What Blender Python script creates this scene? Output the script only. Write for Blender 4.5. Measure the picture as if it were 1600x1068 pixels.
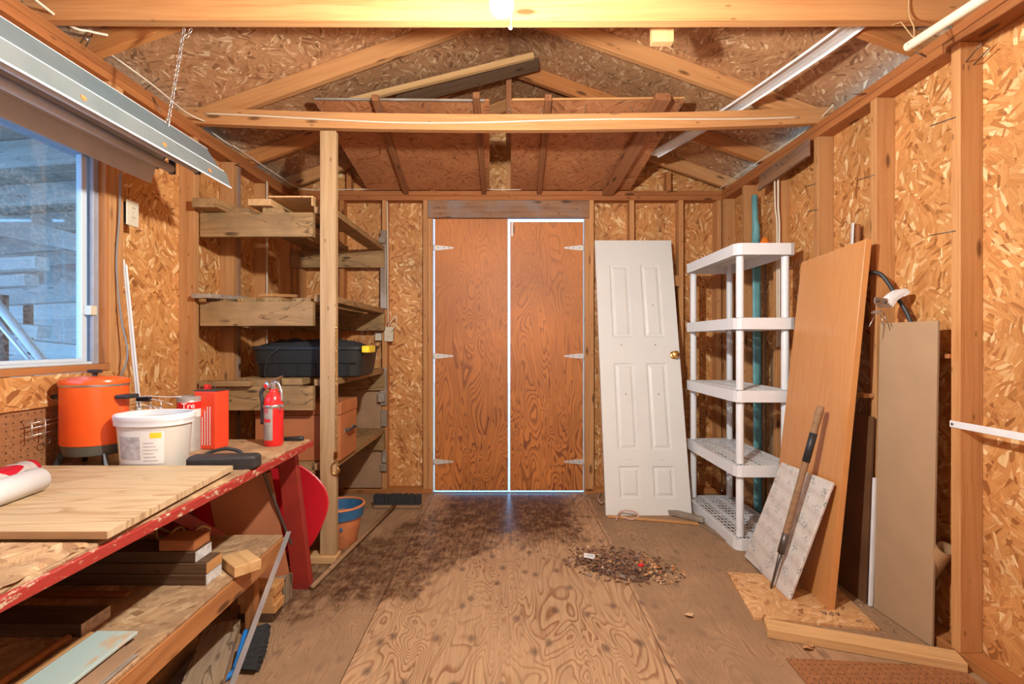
import bpy, bmesh, math, random
from mathutils import Vector, Matrix, Euler
random.seed(7)
for o in list(bpy.data.objects): bpy.data.objects.remove(o)
S = bpy.context.scene
COL = S.collection
F, CX, CY, CH = 743.0, 795.0, 534.0, 1.23      # focal length (px), vanishing point, eye height

# ------------------------------------------------------------------ camera
cam = bpy.data.cameras.new('camera'); camo = bpy.data.objects.new('camera', cam); COL.objects.link(camo)
cam.sensor_width = 36.0; cam.lens = F*36.0/1600.0
cam.shift_x = (800-CX)/1600.0; cam.shift_y = 0.0
cam.clip_start = 0.02; cam.clip_end = 100
camo.location = (0, 0, CH); camo.rotation_euler = (math.radians(90), 0, 0)
S.camera = camo
# ------------------------------------------------------------------ sky, lamps, exposure
S.view_settings.view_transform = 'Standard'; S.view_settings.look = 'None'
S.view_settings.gamma = 1.0; S.view_settings.use_curve_mapping = False
S.view_settings.exposure = -0.10
W = bpy.data.worlds.new('world'); S.world = W; W.use_nodes = True
bg = W.node_tree.nodes['Background']
bg.inputs[0].default_value = (0.26, 0.58, 1.0, 1); bg.inputs[1].default_value = 8.5
BULB_STRENGTH = 5600.0
BULB_COL = (0.97, 0.97, 0.92)
def area(name, loc, rot, sx, sy, power, col):
    l = bpy.data.lights.new(name, 'AREA'); l.shape = 'RECTANGLE'; l.size = sx; l.size_y = sy
    l.energy = power; l.color = col
    o = bpy.data.objects.new(name, l); COL.objects.link(o); o.location = loc; o.rotation_euler = rot
    return o
# unseen soft fill lamp added behind the camera to lift the ambient level
area('added_fill', (0.0, -1.15, 1.25), (math.radians(90), 0, 0), 2.2, 2.1, 17.0, (1.0, 0.99, 0.96))

# ------------------------------------------------------------------ helpers
WM = {}
def P(px, py, Y): return Vector(((px-CX)/F*Y, Y, CH-(py-CY)/F*Y))
def G(px, py, z=0.0):
    Y = (CH-z)*F/(py-CY); return Vector(((px-CX)/F*Y, Y, z))
def add(name, me, mat=None, parent=None, M=None, label=None, cat=None, group=None, kind=None):
    o = bpy.data.objects.new(name, me); COL.objects.link(o)
    M = M or Matrix.Identity(4)
    if mat is not None and me is not None and hasattr(me, 'materials'):
        if len(me.materials) == 0:
            for m in (mat if isinstance(mat, (list, tuple)) else [mat]): me.materials.append(m)
    WM[o] = M
    if parent is not None:
        o.parent = parent; o.matrix_basis = WM[parent].inverted() @ M
    else: o.matrix_basis = M
    if label: o['label'] = label
    if cat: o['category'] = cat
    if group: o['group'] = group
    if kind: o['kind'] = kind
    return o
def thing(name, label, cat, loc=(0, 0, 0), group=None, kind=None, rot=None):
    M = Matrix.Translation(Vector(loc))
    if rot: M = M @ Euler(rot).to_matrix().to_4x4()
    return add(name, None, None, None, M, label, cat, group, kind)
def struct(name, parent=None, loc=(0, 0, 0)):
    return add(name, None, None, parent, Matrix.Translation(Vector(loc)), kind='structure')
def finish(bm, name, smooth=False, recalc=True):
    if recalc: bmesh.ops.recalc_face_normals(bm, faces=bm.faces)
    me = bpy.data.meshes.new(name); bm.to_mesh(me); bm.free()
    if smooth:
        for p in me.polygons: p.use_smooth = True
    return me
def bm_box(bm, x0, x1, y0, y1, z0, z1, M=None):
    vs = [bm.verts.new((x, y, z)) for x in (x0, x1) for y in (y0, y1) for z in (z0, z1)]
    if M is not None:
        for v in vs: v.co = M @ v.co
    for f in ((0,1,3,2),(4,6,7,5),(0,4,5,1),(2,3,7,6),(0,2,6,4),(1,5,7,3)): bm.faces.new([vs[i] for i in f])
    return vs
def me_box(lx, ly, lz, bev=0.0, seg=1, name='box'):
    bm = bmesh.new(); bm_box(bm, -lx/2, lx/2, -ly/2, ly/2, -lz/2, lz/2)
    if bev > 0: bmesh.ops.bevel(bm, geom=list(bm.edges), offset=bev, segments=seg, affect='EDGES', profile=0.5)
    return finish(bm, name)
def frame(x, y=None, origin=(0, 0, 0)):
    x = Vector(x).normalized(); y = Vector(y) if y is not None else Vector((0, 0, 1))
    z = x.cross(y)
    if z.length < 1e-6: y = Vector((0, 1, 0)); z = x.cross(y)
    z.normalize(); y = z.cross(x)
    M = Matrix((x, y, z)).transposed().to_4x4(); M.translation = Vector(origin); return M
def plank(name, a, b, w, t, mat, parent=None, side=(0, 0, 1), bev=0.002, **kw):
    """board from a to b; w measured along side, t across"""
    a = Vector(a); b = Vector(b)
    M = frame(b-a, side, (a+b)/2)
    return add(name, me_box((b-a).length, w, t, bev, 1, name), mat, parent, M, **kw)
def box(name, x0, x1, y0, y1, z0, z1, mat, parent=None, bev=0.002, **kw):
    d = [(abs(x1-x0), Vector((1,0,0))), (abs(y1-y0), Vector((0,1,0))), (abs(z1-z0), Vector((0,0,1)))]
    d.sort(key=lambda t: -t[0])
    c = Vector(((x0+x1)/2, (y0+y1)/2, (z0+z1)/2))
    M = frame(d[0][1], d[1][1], c)
    return add(name, me_box(d[0][0], d[1][0], d[2][0], bev, 1, name), mat, parent, M, **kw)
def quad_panel(name, c, t, mat, parent=None, bev=0.001, **kw):
    """flat board through corner points c (4, ordered), thickness t on the side away from normal; grain along c0->c3"""
    c = [Vector(v) for v in c]
    x = (c[3]-c[0]); y = (c[1]-c[0]); M = frame(x, y, c[0]); Mi = M.inverted()
    bm = bmesh.new()
    lo = [Mi @ v for v in c]
    A = [bm.verts.new((v.x, v.y, 0)) for v in lo]; B = [bm.verts.new((v.x, v.y, t)) for v in lo]
    n = len(c)
    bm.faces.new(A); bm.faces.new(B[::-1])
    for i in range(n): bm.faces.new((A[i], A[(i+1)%n], B[(i+1)%n], B[i]))
    if bev: bmesh.ops.bevel(bm, geom=list(bm.edges), offset=bev, segments=1, affect='EDGES')
    return add(name, finish(bm, name), mat, parent, M, **kw)
def prism(name, poly, t, mat, parent=None, M=None, bev=0.0, **kw):
    bm = bmesh.new()
    A = [bm.verts.new((x, y, 0)) for x, y in poly]; B = [bm.verts.new((x, y, t)) for x, y in poly]
    n = len(poly); bm.faces.new(A); bm.faces.new(B[::-1])
    for i in range(n): bm.faces.new((A[i], A[(i+1)%n], B[(i+1)%n], B[i]))
    if bev: bmesh.ops.bevel(bm, geom=list(bm.edges), offset=bev, segments=2, affect='EDGES')
    return add(name, finish(bm, name), mat, parent, M, **kw)
def bm_tube(bm, pts, r, n=8, cap=True, closed=False):
    pts = [Vector(p) for p in pts]; rings = []; m = len(pts)
    rr = r if isinstance(r, (list, tuple)) else [r]*m
    up = None
    for i, p in enumerate(pts):
        if closed: d = pts[(i+1)%m]-pts[i-1]
        else: d = pts[min(i+1, m-1)]-pts[max(i-1, 0)]
        d.normalize()
        if up is None:
            up = Vector((0,0,1)) if abs(d.z) < 0.9 else Vector((1,0,0))
        s = d.cross(up)
        if s.length < 1e-5: s = d.cross(Vector((0.3,1,0.2)))
        s.normalize(); up = s.cross(d).normalized()
        rings.append([bm.verts.new(p + (s*math.cos(2*math.pi*k/n)+up*math.sin(2*math.pi*k/n))*rr[i]) for k in range(n)])
    for i in range(m if closed else m-1):
        a, b = rings[i], rings[(i+1)%m]
        for k in range(n): bm.faces.new((a[k], a[(k+1)%n], b[(k+1)%n], b[k]))
    if cap and not closed: bm.faces.new(rings[0][::-1]); bm.faces.new(rings[-1])
def tube(name, pts, r, mat, parent=None, n=8, closed=False, **kw):
    bm = bmesh.new(); c = Vector(pts[0])
    bm_tube(bm, [Vector(p)-c for p in pts], r, n, True, closed)
    return add(name, finish(bm, name, True), mat, parent, Matrix.Translation(c), **kw)
def spline(pts, k=6):
    pts = [Vector(p) for p in pts]; out = []
    for i in range(len(pts)-1):
        p0 = pts[max(i-1,0)]; p1 = pts[i]; p2 = pts[i+1]; p3 = pts[min(i+2, len(pts)-1)]
        for j in range(k):
            t = j/k
            out.append(0.5*((2*p1)+(p2-p0)*t+(2*p0-5*p1+4*p2-p3)*t*t+(3*p1-p0-3*p2+p3)*t**3))
    out.append(pts[-1]); return out
def loft(name, rings, mat, parent=None, M=None, cap0=True, cap1=True, smooth=True, **kw):
    """rings: list of lists of points (same count)"""
    bm = bmesh.new(); R = [[bm.verts.new(p) for p in r] for r in rings]; n = len(R[0])
    for i in range(len(R)-1):
        for k in range(n): bm.faces.new((R[i][k], R[i][(k+1)%n], R[i+1][(k+1)%n], R[i+1][k]))
    if cap0: bm.faces.new(R[0][::-1])
    if cap1: bm.faces.new(R[-1])
    me = finish(bm, name, smooth)
    if smooth:
        try: me.set_sharp_from_angle(angle=math.radians(35))
        except Exception: pass
    return add(name, me, mat, parent, M, **kw)
def ell(a, b, z, n=40): return [(a*math.cos(2*math.pi*k/n), b*math.sin(2*math.pi*k/n), z) for k in range(n)]
def sell(a, b, z, e=4, n=48):
    out = []
    for k in range(n):
        t = 2*math.pi*k/n; c, s = math.cos(t), math.sin(t)
        out.append((a*math.copysign(abs(c)**(2/e), c), b*math.copysign(abs(s)**(2/e), s), z))
    return out
def lathe(name, prof, mat, parent=None, M=None, n=32, b=1.0, **kw):
    return loft(name, [ell(max(r, 1e-4), max(r, 1e-4)*b, z, n) for r, z in prof], mat, parent, M, **kw)
def T(x, y=None, z=None):
    return Matrix.Translation(Vector(x) if y is None else Vector((x, y, z)))
def text(name, s, size, M, mat, parent, ext=0.0004, **kw):
    cu = bpy.data.curves.new('txt', 'FONT'); cu.body = s; cu.size = size; cu.extrude = ext
    cu.align_x = 'CENTER'; cu.align_y = 'CENTER'; cu.resolution_u = 3
    to = bpy.data.objects.new('txt', cu); COL.objects.link(to)
    dg = bpy.context.evaluated_depsgraph_get(); dg.update()
    me = bpy.data.meshes.new_from_object(to.evaluated_get(dg)); bpy.data.objects.remove(to)
    me.materials.clear()
    return add(name, me, mat, parent, M, **kw)

# ------------------------------------------------------------------ materials
def newmat(name):
    m = bpy.data.materials.new(name); m.use_nodes = True
    nt = m.node_tree; return m, nt, nt.nodes['Principled BSDF']
class N:
    def __init__(s, nt): s.nt = nt
    def n(s, t, **kw):
        nd = s.nt.nodes.new(t)
        for k, v in kw.items(): setattr(nd, k, v)
        return nd
    def l(s, a, b): s.nt.links.new(a, b)
    def math(s, op, a, b=None, c=None, clamp=False):
        nd = s.n('ShaderNodeMath', operation=op, use_clamp=clamp)
        for i, v in enumerate((a, b, c)):
            if v is None: continue
            if isinstance(v, (int, float)): nd.inputs[i].default_value = v
            else: s.l(v, nd.inputs[i])
        return nd.outputs[0]
    def vmul(s, v, sc):
        nd = s.n('ShaderNodeVectorMath', operation='MULTIPLY'); s.l(v, nd.inputs[0]); nd.inputs[1].default_value = sc; return nd.outputs[0]
    def vadd(s, a, b):
        nd = s.n('ShaderNodeVectorMath', operation='ADD'); s.l(a, nd.inputs[0])
        if isinstance(b, tuple): nd.inputs[1].default_value = b
        else: s.l(b, nd.inputs[1])
        return nd.outputs[0]
    def noise(s, v, scale, detail=3, rough=0.5, dist=0.0):
        nd = s.n('ShaderNodeTexNoise'); s.l(v, nd.inputs['Vector']); nd.inputs['Scale'].default_value = scale
        nd.inputs['Detail'].default_value = detail; nd.inputs['Roughness'].default_value = rough; nd.inputs['Distortion'].default_value = dist
        return nd
    def ramp(s, f, stops, interp='LINEAR'):
        nd = s.n('ShaderNodeValToRGB'); s.l(f, nd.inputs[0]); cr = nd.color_ramp; cr.interpolation = interp
        while len(cr.elements) < len(stops): cr.elements.new(0.5)
        for e, (p, c) in zip(cr.elements, stops):
            e.position = p; e.color = tuple(c)+(1,) if not isinstance(c, (int, float)) else (c, c, c, 1)
        return nd.outputs[0]
    def mix(s, f, a, b, bt='MIX'):
        nd = s.n('ShaderNodeMixRGB', blend_type=bt)
        for i, v in enumerate((f, a, b)):
            if isinstance(v, (int, float)): nd.inputs[i].default_value = v
            elif isinstance(v, tuple): nd.inputs[i].default_value = v+(1,) if len(v) == 3 else v
            else: s.l(v, nd.inputs[i])
        return nd.outputs[0]
    def coords(s, rnd=True):
        tc = s.n('ShaderNodeTexCoord').outputs['Object']
        oi = s.n('ShaderNodeObjectInfo').outputs['Random']
        if not rnd: return tc, oi
        cx = s.n('ShaderNodeCombineXYZ')
        s.l(s.math('MULTIPLY', oi, 31.7), cx.inputs[0]); s.l(s.math('MULTIPLY', oi, 17.3), cx.inputs[1]); s.l(s.math('MULTIPLY', oi, 5.9), cx.inputs[2])
        return s.vadd(tc, cx.outputs[0]), oi
    def bump(s, h, strength, dist, bsdf):
        b = s.n('ShaderNodeBump'); s.l(h, b.inputs['Height']); b.inputs['Strength'].default_value = strength
        b.inputs['Distance'].default_value = dist; s.l(b.outputs[0], bsdf.inputs['Normal'])
def plain(name, col, rough=0.5, metal=0.0, var=0.0, scale=20, spec=0.5, bump=0.0):
    m, nt, b = newmat(name); h = N(nt)
    b.inputs['Roughness'].default_value = rough; b.inputs['Metallic'].default_value = metal
    b.inputs['Specular IOR Level'].default_value = spec
    v, r = h.coords(); nz = h.noise(v, scale, 4)
    d = tuple(c*(1-var) for c in col); l = tuple(min(1, c*(1+var)) for c in col)
    c = h.ramp(nz.outputs[0], [(0.3, d), (0.7, l)]); h.l(c, b.inputs['Base Color'])
    if bump: h.bump(nz.outputs[0], bump, 0.002, b)
    return m
def wood(name, light, dark, gs=1.0, knot=0.9, rough=0.65, vary=0.25, bump=0.3, stain=None, knotcol=None, cracks=False):
    """lumber: grain along local X"""
    m, nt, b = newmat(name); h = N(nt)
    v, r = h.coords()
    wob = h.noise(h.vmul(v, (1.2, 5, 5)), 1.0, 2)
    wv = h.vadd(h.vmul(v, (1.3*gs, 38*gs, 38*gs)), h.vmul(wob.outputs[1], (0, 2.5, 2.5)))
    g0 = h.noise(wv, 1.0, 4, 0.6, 0.4)
    fine = h.noise(h.vmul(v, (5*gs, 260*gs, 260*gs)), 1.0, 3, 0.6)
    class _G: pass
    g = _G(); g.outputs = [h.math('ADD', h.math('MULTIPLY', g0.outputs[0], 0.66), h.math('MULTIPLY', fine.outputs[0], 0.34))]
    c = h.ramp(g.outputs[0], [(0.36, dark), (0.48, tuple((a*0.6+d*0.4) for a, d in zip(light, dark))), (0.60, light)])
    big = h.noise(h.vmul(v, (1.5, 6, 6)), 1.0, 3)
    c = h.mix(h.math('MULTIPLY', big.outputs[0], 0.55), c, tuple(x*0.55 for x in light), 'MIX')
    # knots
    vo = h.n('ShaderNodeTexVoronoi'); h.l(h.vmul(v, (3.2, 11, 11)), vo.inputs['Vector']); vo.inputs['Scale'].default_value = 1.0
    vo.inputs['Randomness'].default_value = 1.0
    vo2 = h.n('ShaderNodeTexVoronoi'); h.l(h.vmul(v, (7, 19, 19)), vo2.inputs['Vector']); vo2.inputs['Scale'].default_value = 1.0
    kn = h.math('MAXIMUM', h.ramp(vo.outputs['Distance'], [(0.0, 1.0), (0.09, 1.0), (0.16, 0.0)]), h.ramp(vo2.outputs['Distance'], [(0.0, 0.8), (0.07, 0.6), (0.11, 0.0)]))
    kc = knotcol or tuple(x*0.30 for x in dark)
    c = h.mix(h.math('MULTIPLY', kn, knot), c, kc)
    if cracks:
        cn = h.noise(h.vmul(v, (2.2, 9, 9)), 1.0, 3, 0.55, 0.6)
        cl = h.math('ABSOLUTE', h.math('SUBTRACT', cn.outputs[0], 0.5)); c = h.mix(h.ramp(cl, [(0.0, 0.85), (0.006, 0.7), (0.014, 0.0)]), c, tuple(x*0.3 for x in dark))
    if stain:
        st = h.noise(v, 7, 4); c = h.mix(h.ramp(st.outputs[0], [(0.45, 0.0), (0.68, 0.85)]), c, stain)
    hs = h.n('ShaderNodeHueSaturation'); h.l(c, hs.inputs['Color'])
    h.l(h.math('ADD', h.math('MULTIPLY', r, vary), 1-vary/2), hs.inputs['Value'])
    h.l(hs.outputs[0], b.inputs['Base Color']); b.inputs['Roughness'].default_value = rough
    b.inputs['Specular IOR Level'].default_value = 0.3
    h.bump(g.outputs[0], bump, 0.002, b)
    return m
def osb(name, pal, fl=10.0, fs=40.0, rough=0.6, dirt=None, layers=3):
    """strand board: local XY plane; pal = dark, mid, light, pale"""
    m, nt, b = newmat(name); h = N(nt)
    v, r = h.coords()
    nz = h.noise(v, 9, 2); v = h.vadd(v, h.vmul(nz.outputs[1], (0.02, 0.02, 0)))
    col = None; hh = None
    for k in range(layers):
        vk = h.vadd(v, (k*3.17, k*1.93, 0)); vk = h.vmul(vk, (1, 1, 0))
        cv = h.n('ShaderNodeTexVoronoi', voronoi_dimensions='2D'); h.l(vk, cv.inputs['Vector']); cv.inputs['Scale'].default_value = fl*(0.55+0.12*k)
        sep = h.n('ShaderNodeSeparateColor'); h.l(cv.outputs['Color'], sep.inputs[0])
        rot = h.n('ShaderNodeVectorRotate', rotation_type='Z_AXIS'); h.l(vk, rot.inputs['Vector'])
        h.l(h.math('MULTIPLY', h.math('SUBTRACT', sep.outputs[0], 0.5), 2.6), rot.inputs['Angle'])
        sv = h.vmul(rot.outputs[0], (fl*(0.75+0.35*k), fs*(0.70+0.35*k), 1))
        vo = h.n('ShaderNodeTexVoronoi', voronoi_dimensions='2D'); h.l(sv, vo.inputs['Vector']); vo.inputs['Scale'].default_value = 1.0
        s2 = h.n('ShaderNodeSeparateColor'); h.l(vo.outputs['Color'], s2.inputs[0])
        ck = h.ramp(s2.outputs[0], [(0.0, pal[0]), (0.16, pal[1]), (0.80, pal[2]), (0.93, tuple(0.6*a+0.4*b for a, b in zip(pal[2], pal[3]))), (1.0, pal[3])])
        gr = h.noise(h.vmul(sv, (0.6, 6, 1)), 1.0, 2)      # strand fibre
        ck = h.mix(0.5, ck, h.ramp(gr.outputs[0], [(0.3, 0.5), (0.7, 1.35)]), 'MULTIPLY')
        if col is None: col = ck; hh = s2.outputs[2]
        else:
            f = h.math('GREATER_THAN', s2.outputs[1], 0.50)
            col = h.mix(f, col, ck); hh = h.mix(f, hh, s2.outputs[2])
    big = h.noise(v, 2.2, 3); col = h.mix(0.5, col, h.ramp(big.outputs[0], [(0.3, 0.62), (0.7, 1.25)]), 'MULTIPLY')
    if dirt:
        dn = h.noise(v, 5, 5, 0.65); col = h.mix(h.ramp(dn.outputs[0], [(0.42, 0.0), (0.62, 0.8)]), col, dirt)
    h.l(col, b.inputs['Base Color']); b.inputs['Roughness'].default_value = rough; b.inputs['Specular IOR Level'].default_value = 0.35
    h.bump(hh, 0.35, 0.0015, b)
    return m
def plynodes(h, v, sx, sy, bands, dist=1.0):
    """contour style plywood figure. returns 0..1 line mask"""
    n1 = h.noise(h.vmul(v, (sx, sy, 1)), 1.0, 2.2, 0.45, dist)
    f = h.math('FRACT', h.math('MULTIPLY', n1.outputs[0], bands))
    return f
def ply(name, base, line, sx=0.8, sy=3.2, bands=22, strength=0.8, rough=0.5, var=0.2):
    m, nt, b = newmat(name); h = N(nt)
    v, r = h.coords()
    f = plynodes(h, v, sx, sy, bands)
    mask = h.ramp(f, [(0.0, 0.05), (0.55, 0.15), (0.86, 1.0), (0.97, 0.9), (1.0, 0.05)])
    amt = h.noise(v, 1.6, 2); mask = h.math('MULTIPLY', mask, h.ramp(amt.outputs[0], [(0.35, 0.35*strength), (0.6, strength)]))
    fib = h.noise(h.vmul(v, (4, 120, 1)), 1.0, 3)
    c = h.mix(mask, base, line)
    c = h.mix(var, c, h.ramp(fib.outputs[0], [(0.3, 0.6), (0.7, 1.3)]), 'MULTIPLY')
    h.l(c, b.inputs['Base Color']); b.inputs['Roughness'].default_value = rough
    h.bump(fib.outputs[0], 0.1, 0.001, b)
    return m

FIR = wood('fir_lumber', (0.61, 0.305, 0.118), (0.45, 0.185, 0.058))
FIRO = wood('fir_lumber_orange', (0.54, 0.22, 0.065), (0.37, 0.12, 0.033))
PLATE = wood('reddish_plate_lumber', (0.44, 0.165, 0.050), (0.28, 0.085, 0.026))
LOFT = wood('brown_loft_lumber', (0.36, 0.15, 0.062), (0.22, 0.08, 0.032))
SHELFW = wood('treated_shelf_lumber', (0.44, 0.265, 0.115), (0.26, 0.14, 0.052), stain=(0.24, 0.15, 0.068), knot=1.0, cracks=True)
POSTW = wood('pale_post_lumber', (0.52, 0.34, 0.175), (0.34, 0.19, 0.085), knot=1.0)
GREYW = wood('weathered_grey_lumber', (0.33, 0.265, 0.20), (0.17, 0.12, 0.085), stain=(0.40, 0.37, 0.33))
HEADW = wood('weathered_header_lumber', (0.36, 0.19, 0.10), (0.17, 0.08, 0.045), stain=(0.26, 0.20, 0.18))
DARKW = wood('dark_old_lumber', (0.14, 0.075, 0.038), (0.065, 0.032, 0.016))
TIMBERW = wood('grey_brown_floor_timber', (0.40, 0.29, 0.185), (0.22, 0.145, 0.085), cracks=True)
PINE = wood('pale_pine', (0.68, 0.42, 0.19), (0.50, 0.27, 0.10), knot=0.3)
PINE2 = wood('pine_offcut', (0.62, 0.33, 0.125), (0.45, 0.20, 0.065), knot=0.6)
REDW = wood('reddish_offcut', (0.42, 0.155, 0.05), (0.25, 0.08, 0.027), knot=0.4)
RIMW = wood('orange_shelf_rim', (0.52, 0.225, 0.075), (0.30, 0.11, 0.035))
HANDLEW = wood('worn_handle_wood', (0.34, 0.20, 0.105), (0.20, 0.11, 0.055), gs=1.6, knot=0.0)
SASHW = wood('window_jamb_wood', (0.50, 0.20, 0.065), (0.30, 0.10, 0.03), knot=0.2)
OSBW = osb('osb_wall', [(0.30, 0.105, 0.026), (0.52, 0.215, 0.062), (0.64, 0.305, 0.100), (0.86, 0.62, 0.32)], 13, 52)
OSBR = osb('osb_roof', [(0.25, 0.115, 0.050), (0.44, 0.215, 0.095), (0.52, 0.275, 0.130), (0.80, 0.58, 0.34)], 14, 60)
OSBL = osb('osb_loft', [(0.24, 0.085, 0.032), (0.42, 0.160, 0.062), (0.50, 0.210, 0.085), (0.52, 0.27, 0.12)], 16, 90, layers=2)
OSBB = osb('osb_bench', [(0.26, 0.13, 0.06), (0.42, 0.24, 0.12), (0.52, 0.33, 0.17), (0.66, 0.47, 0.27)], 13, 50, dirt=(0.26, 0.16, 0.09))
OSBF = osb('osb_floor_scrap', [(0.36, 0.16, 0.06), (0.58, 0.30, 0.12), (0.66, 0.38, 0.17), (0.78, 0.52, 0.28)], 14, 44)
DOORP = None
def door_mat():
    m, nt, b = newmat('stained_door_plywood'); h = N(nt)
    v, r = h.coords()
    f = plynodes(h, v, 1.15, 5.2, 26, 0.9)
    mask = h.ramp(f, [(0.0, 0.0), (0.5, 0.12), (0.85, 1.0), (0.96, 0.85), (1.0, 0.0)])
    zz = h.n('ShaderNodeSeparateXYZ'); tc = h.n('ShaderNodeTexCoord'); h.l(tc.outputs['Object'], zz.inputs[0])
    k = h.n('ShaderNodeMapRange'); h.l(zz.outputs[0], k.inputs[0]); k.inputs[1].default_value = -1.0; k.inputs[2].default_value = 0.7; k.inputs[3].default_value = 1.0; k.inputs[4].default_value = 0.38
    am = h.noise(v, 3.0, 2); mask = h.math('MULTIPLY', mask, h.math('MULTIPLY', k.outputs[0], h.ramp(am.outputs[0], [(0.3, 0.5), (0.6, 1.0)])))
    c = h.mix(mask, (0.58, 0.200, 0.042), (0.135, 0.026, 0.006))
    blot = h.noise(v, 2.0, 3); c = h.mix(0.6, c, h.ramp(blot.outputs[0], [(0.3, 0.66), (0.7, 1.18)]), 'MULTIPLY')
    fib = h.noise(h.vmul(v, (5, 150, 1)), 1.0, 3); c = h.mix(0.25, c, h.ramp(fib.outputs[0], [(0.3, 0.6), (0.7, 1.3)]), 'MULTIPLY')
    h.l(c, b.inputs['Base Color']); b.inputs['Roughness'].default_value = 0.55
    h.bump(fib.outputs[0], 0.1, 0.001, b); return m
DOORP = door_mat()
def floor_mat():
    m, nt, b = newmat('plywood_floor'); h = N(nt)
    v, r = h.coords()
    f = plynodes(h, v, 0.95, 3.9, 33, 1.1)
    mask = h.ramp(f, [(0.0, 0.0), (0.55, 0.10), (0.84, 0.85), (0.94, 0.75), (1.0, 0.0)])
    am = h.noise(v, 2.3, 3); mask = h.math('MULTIPLY', mask, h.ramp(am.outputs[0], [(0.35, 0.35), (0.6, 1.0)]))
    c = h.mix(mask, (0.50, 0.315, 0.175), (0.22, 0.090, 0.040))
    fib = h.noise(h.vmul(v, (5, 110, 1)), 1.0, 3); c = h.mix(0.45, c, h.ramp(fib.outputs[0], [(0.3, 0.62), (0.7, 1.22)]), 'MULTIPLY')
    vo = h.n('ShaderNodeTexVoronoi', voronoi_dimensions='2D'); h.l(h.vmul(v, (4.2, 6.5, 1)), vo.inputs['Vector']); vo.inputs['Scale'].default_value = 1
    kn = h.ramp(vo.outputs['Distance'], [(0.0, 1.0), (0.07, 0.7), (0.15, 0.0)])
    c = h.mix(h.math('MULTIPLY', kn, 0.75), c, (0.085, 0.055, 0.045))
    geo = h.n('ShaderNodeNewGeometry'); pos = geo.outputs['Position']
    sp = h.n('ShaderNodeSeparateXYZ'); h.l(pos, sp.inputs[0]); X, Y = sp.outputs[0], sp.outputs[1]
    n1 = h.noise(pos, 2.4, 6, 0.62); n1v = h.math('SUBTRACT', n1.outputs[0], 0.5)
    nstk = h.noise(h.vmul(pos, (14, 3, 1)), 1.0, 4); n1v = h.math('ADD', n1v, h.math('MULTIPLY', h.math('SUBTRACT', nstk.outputs[0], 0.5), 0.35))
    # worn grey-brown traffic dirt at the sides
    side = h.math('GREATER_THAN', h.math('ABSOLUTE', h.math('SUBTRACT', X, 0.01)), 0.62)
    dn = h.noise(pos, 3.5, 5, 0.6)
    dm = h.math('MULTIPLY', h.ramp(dn.outputs[0], [(0.30, 0.35), (0.62, 0.9)]), h.math('ADD', h.math('MULTIPLY', side, 0.80), 0.14))
    c = h.mix(dm, c, (0.275, 0.170, 0.098))
    # dark water stain inside the doors
    a = h.math('ADD', h.math('MULTIPLY', h.math('SUBTRACT', Y, 2.66), 2.0), h.math('MULTIPLY', n1v, 2.2))
    bx = h.math('ADD', h.math('MULTIPLY', h.math('SUBTRACT', 0.60, h.math('ABSOLUTE', h.math('ADD', X, 0.02))), 5.0), h.math('MULTIPLY', n1v, 1.2))
    w1 = h.math('MINIMUM', a, bx)
    w1 = h.math('MINIMUM', h.math('MAXIMUM', w1, 0.0), 1.0)
    # left tongue of the stain
    ex = h.math('MULTIPLY', h.math('ADD', X, h.math('ADD', 0.62, h.math('MULTIPLY', h.math('SUBTRACT', Y, 2.75), -0.45))), 2.9)
    ey = h.math('MULTIPLY', h.math('SUBTRACT', Y, 2.75), 1.75)
    rr = h.math('ADD', h.math('MULTIPLY', ex, ex), h.math('MULTIPLY', ey, ey))
    w2 = h.math('ADD', h.math('SUBTRACT', 1.9, rr), h.math('MULTIPLY', n1v, 4.5)); w2 = h.math('MULTIPLY', h.math('MINIMUM', h.math('MAXIMUM', w2, 0.0), 1.0), 0.85)
    w = h.math('MAXIMUM', w1, w2)
    fine = h.noise(h.vmul(pos, (46, 15, 1)), 1.0, 6, 0.72); mid = h.noise(pos, 13, 5, 0.7)
    jit = h.math('ADD', h.math('MULTIPLY', h.math('SUBTRACT', fine.outputs[0], 0.5), 1.5), h.math('MULTIPLY', h.math('SUBTRACT', mid.outputs[0], 0.5), 1.5))
    w = h.math('MULTIPLY', h.math('ADD', h.math('SUBTRACT', w, 0.30), h.math('MULTIPLY', jit, h.math('MINIMUM', h.math('MULTIPLY', w, 3.0), 1.0))), 1.25)
    w = h.math('MINIMUM', h.math('MAXIMUM', w, 0.0), 1.0)
    c = h.mix(h.math('MULTIPLY', w, 0.93), c, (0.060, 0.023, 0.011))
    h.l(c, b.inputs['Base Color'])
    h.l(h.ramp(w, [(0.0, 0.62), (0.6, 0.40), (1.0, 0.30)]), b.inputs['Roughness']); b.inputs['Specular IOR Level'].default_value = 0.13
    h.bump(h.noise(h.vmul(v, (6, 60, 1)), 1.0, 4).outputs[0], 0.25, 0.002, b)
    return m
FLOORM = floor_mat()
PALEPLY = ply('pale_plywood', (0.56, 0.405, 0.235), (0.36, 0.205, 0.095), 0.9, 7.0, 9, 0.9, 0.6, 0.3)
VENEER = ply('orange_veneer', (0.60, 0.265, 0.085), (0.50, 0.20, 0.06), 0.5, 5.0, 12, 0.4, 0.38, 0.12)
TANP = plain('tan_laminate', (0.42, 0.275, 0.16), 0.45, var=0.05, scale=8)
BRNP = plain('brown_hardboard', (0.16, 0.075, 0.035), 0.4, var=0.2, scale=5)
BOXBR = plain('orange_brown_case', (0.42, 0.145, 0.05), 0.55, var=0.12, scale=6)
CARDB = plain('brown_cardboard', (0.36, 0.125, 0.048), 0.7, var=0.12, scale=6)
MDFB = plain('brown_fibreboard', (0.34, 0.20, 0.11), 0.7, var=0.12, scale=10)
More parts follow.
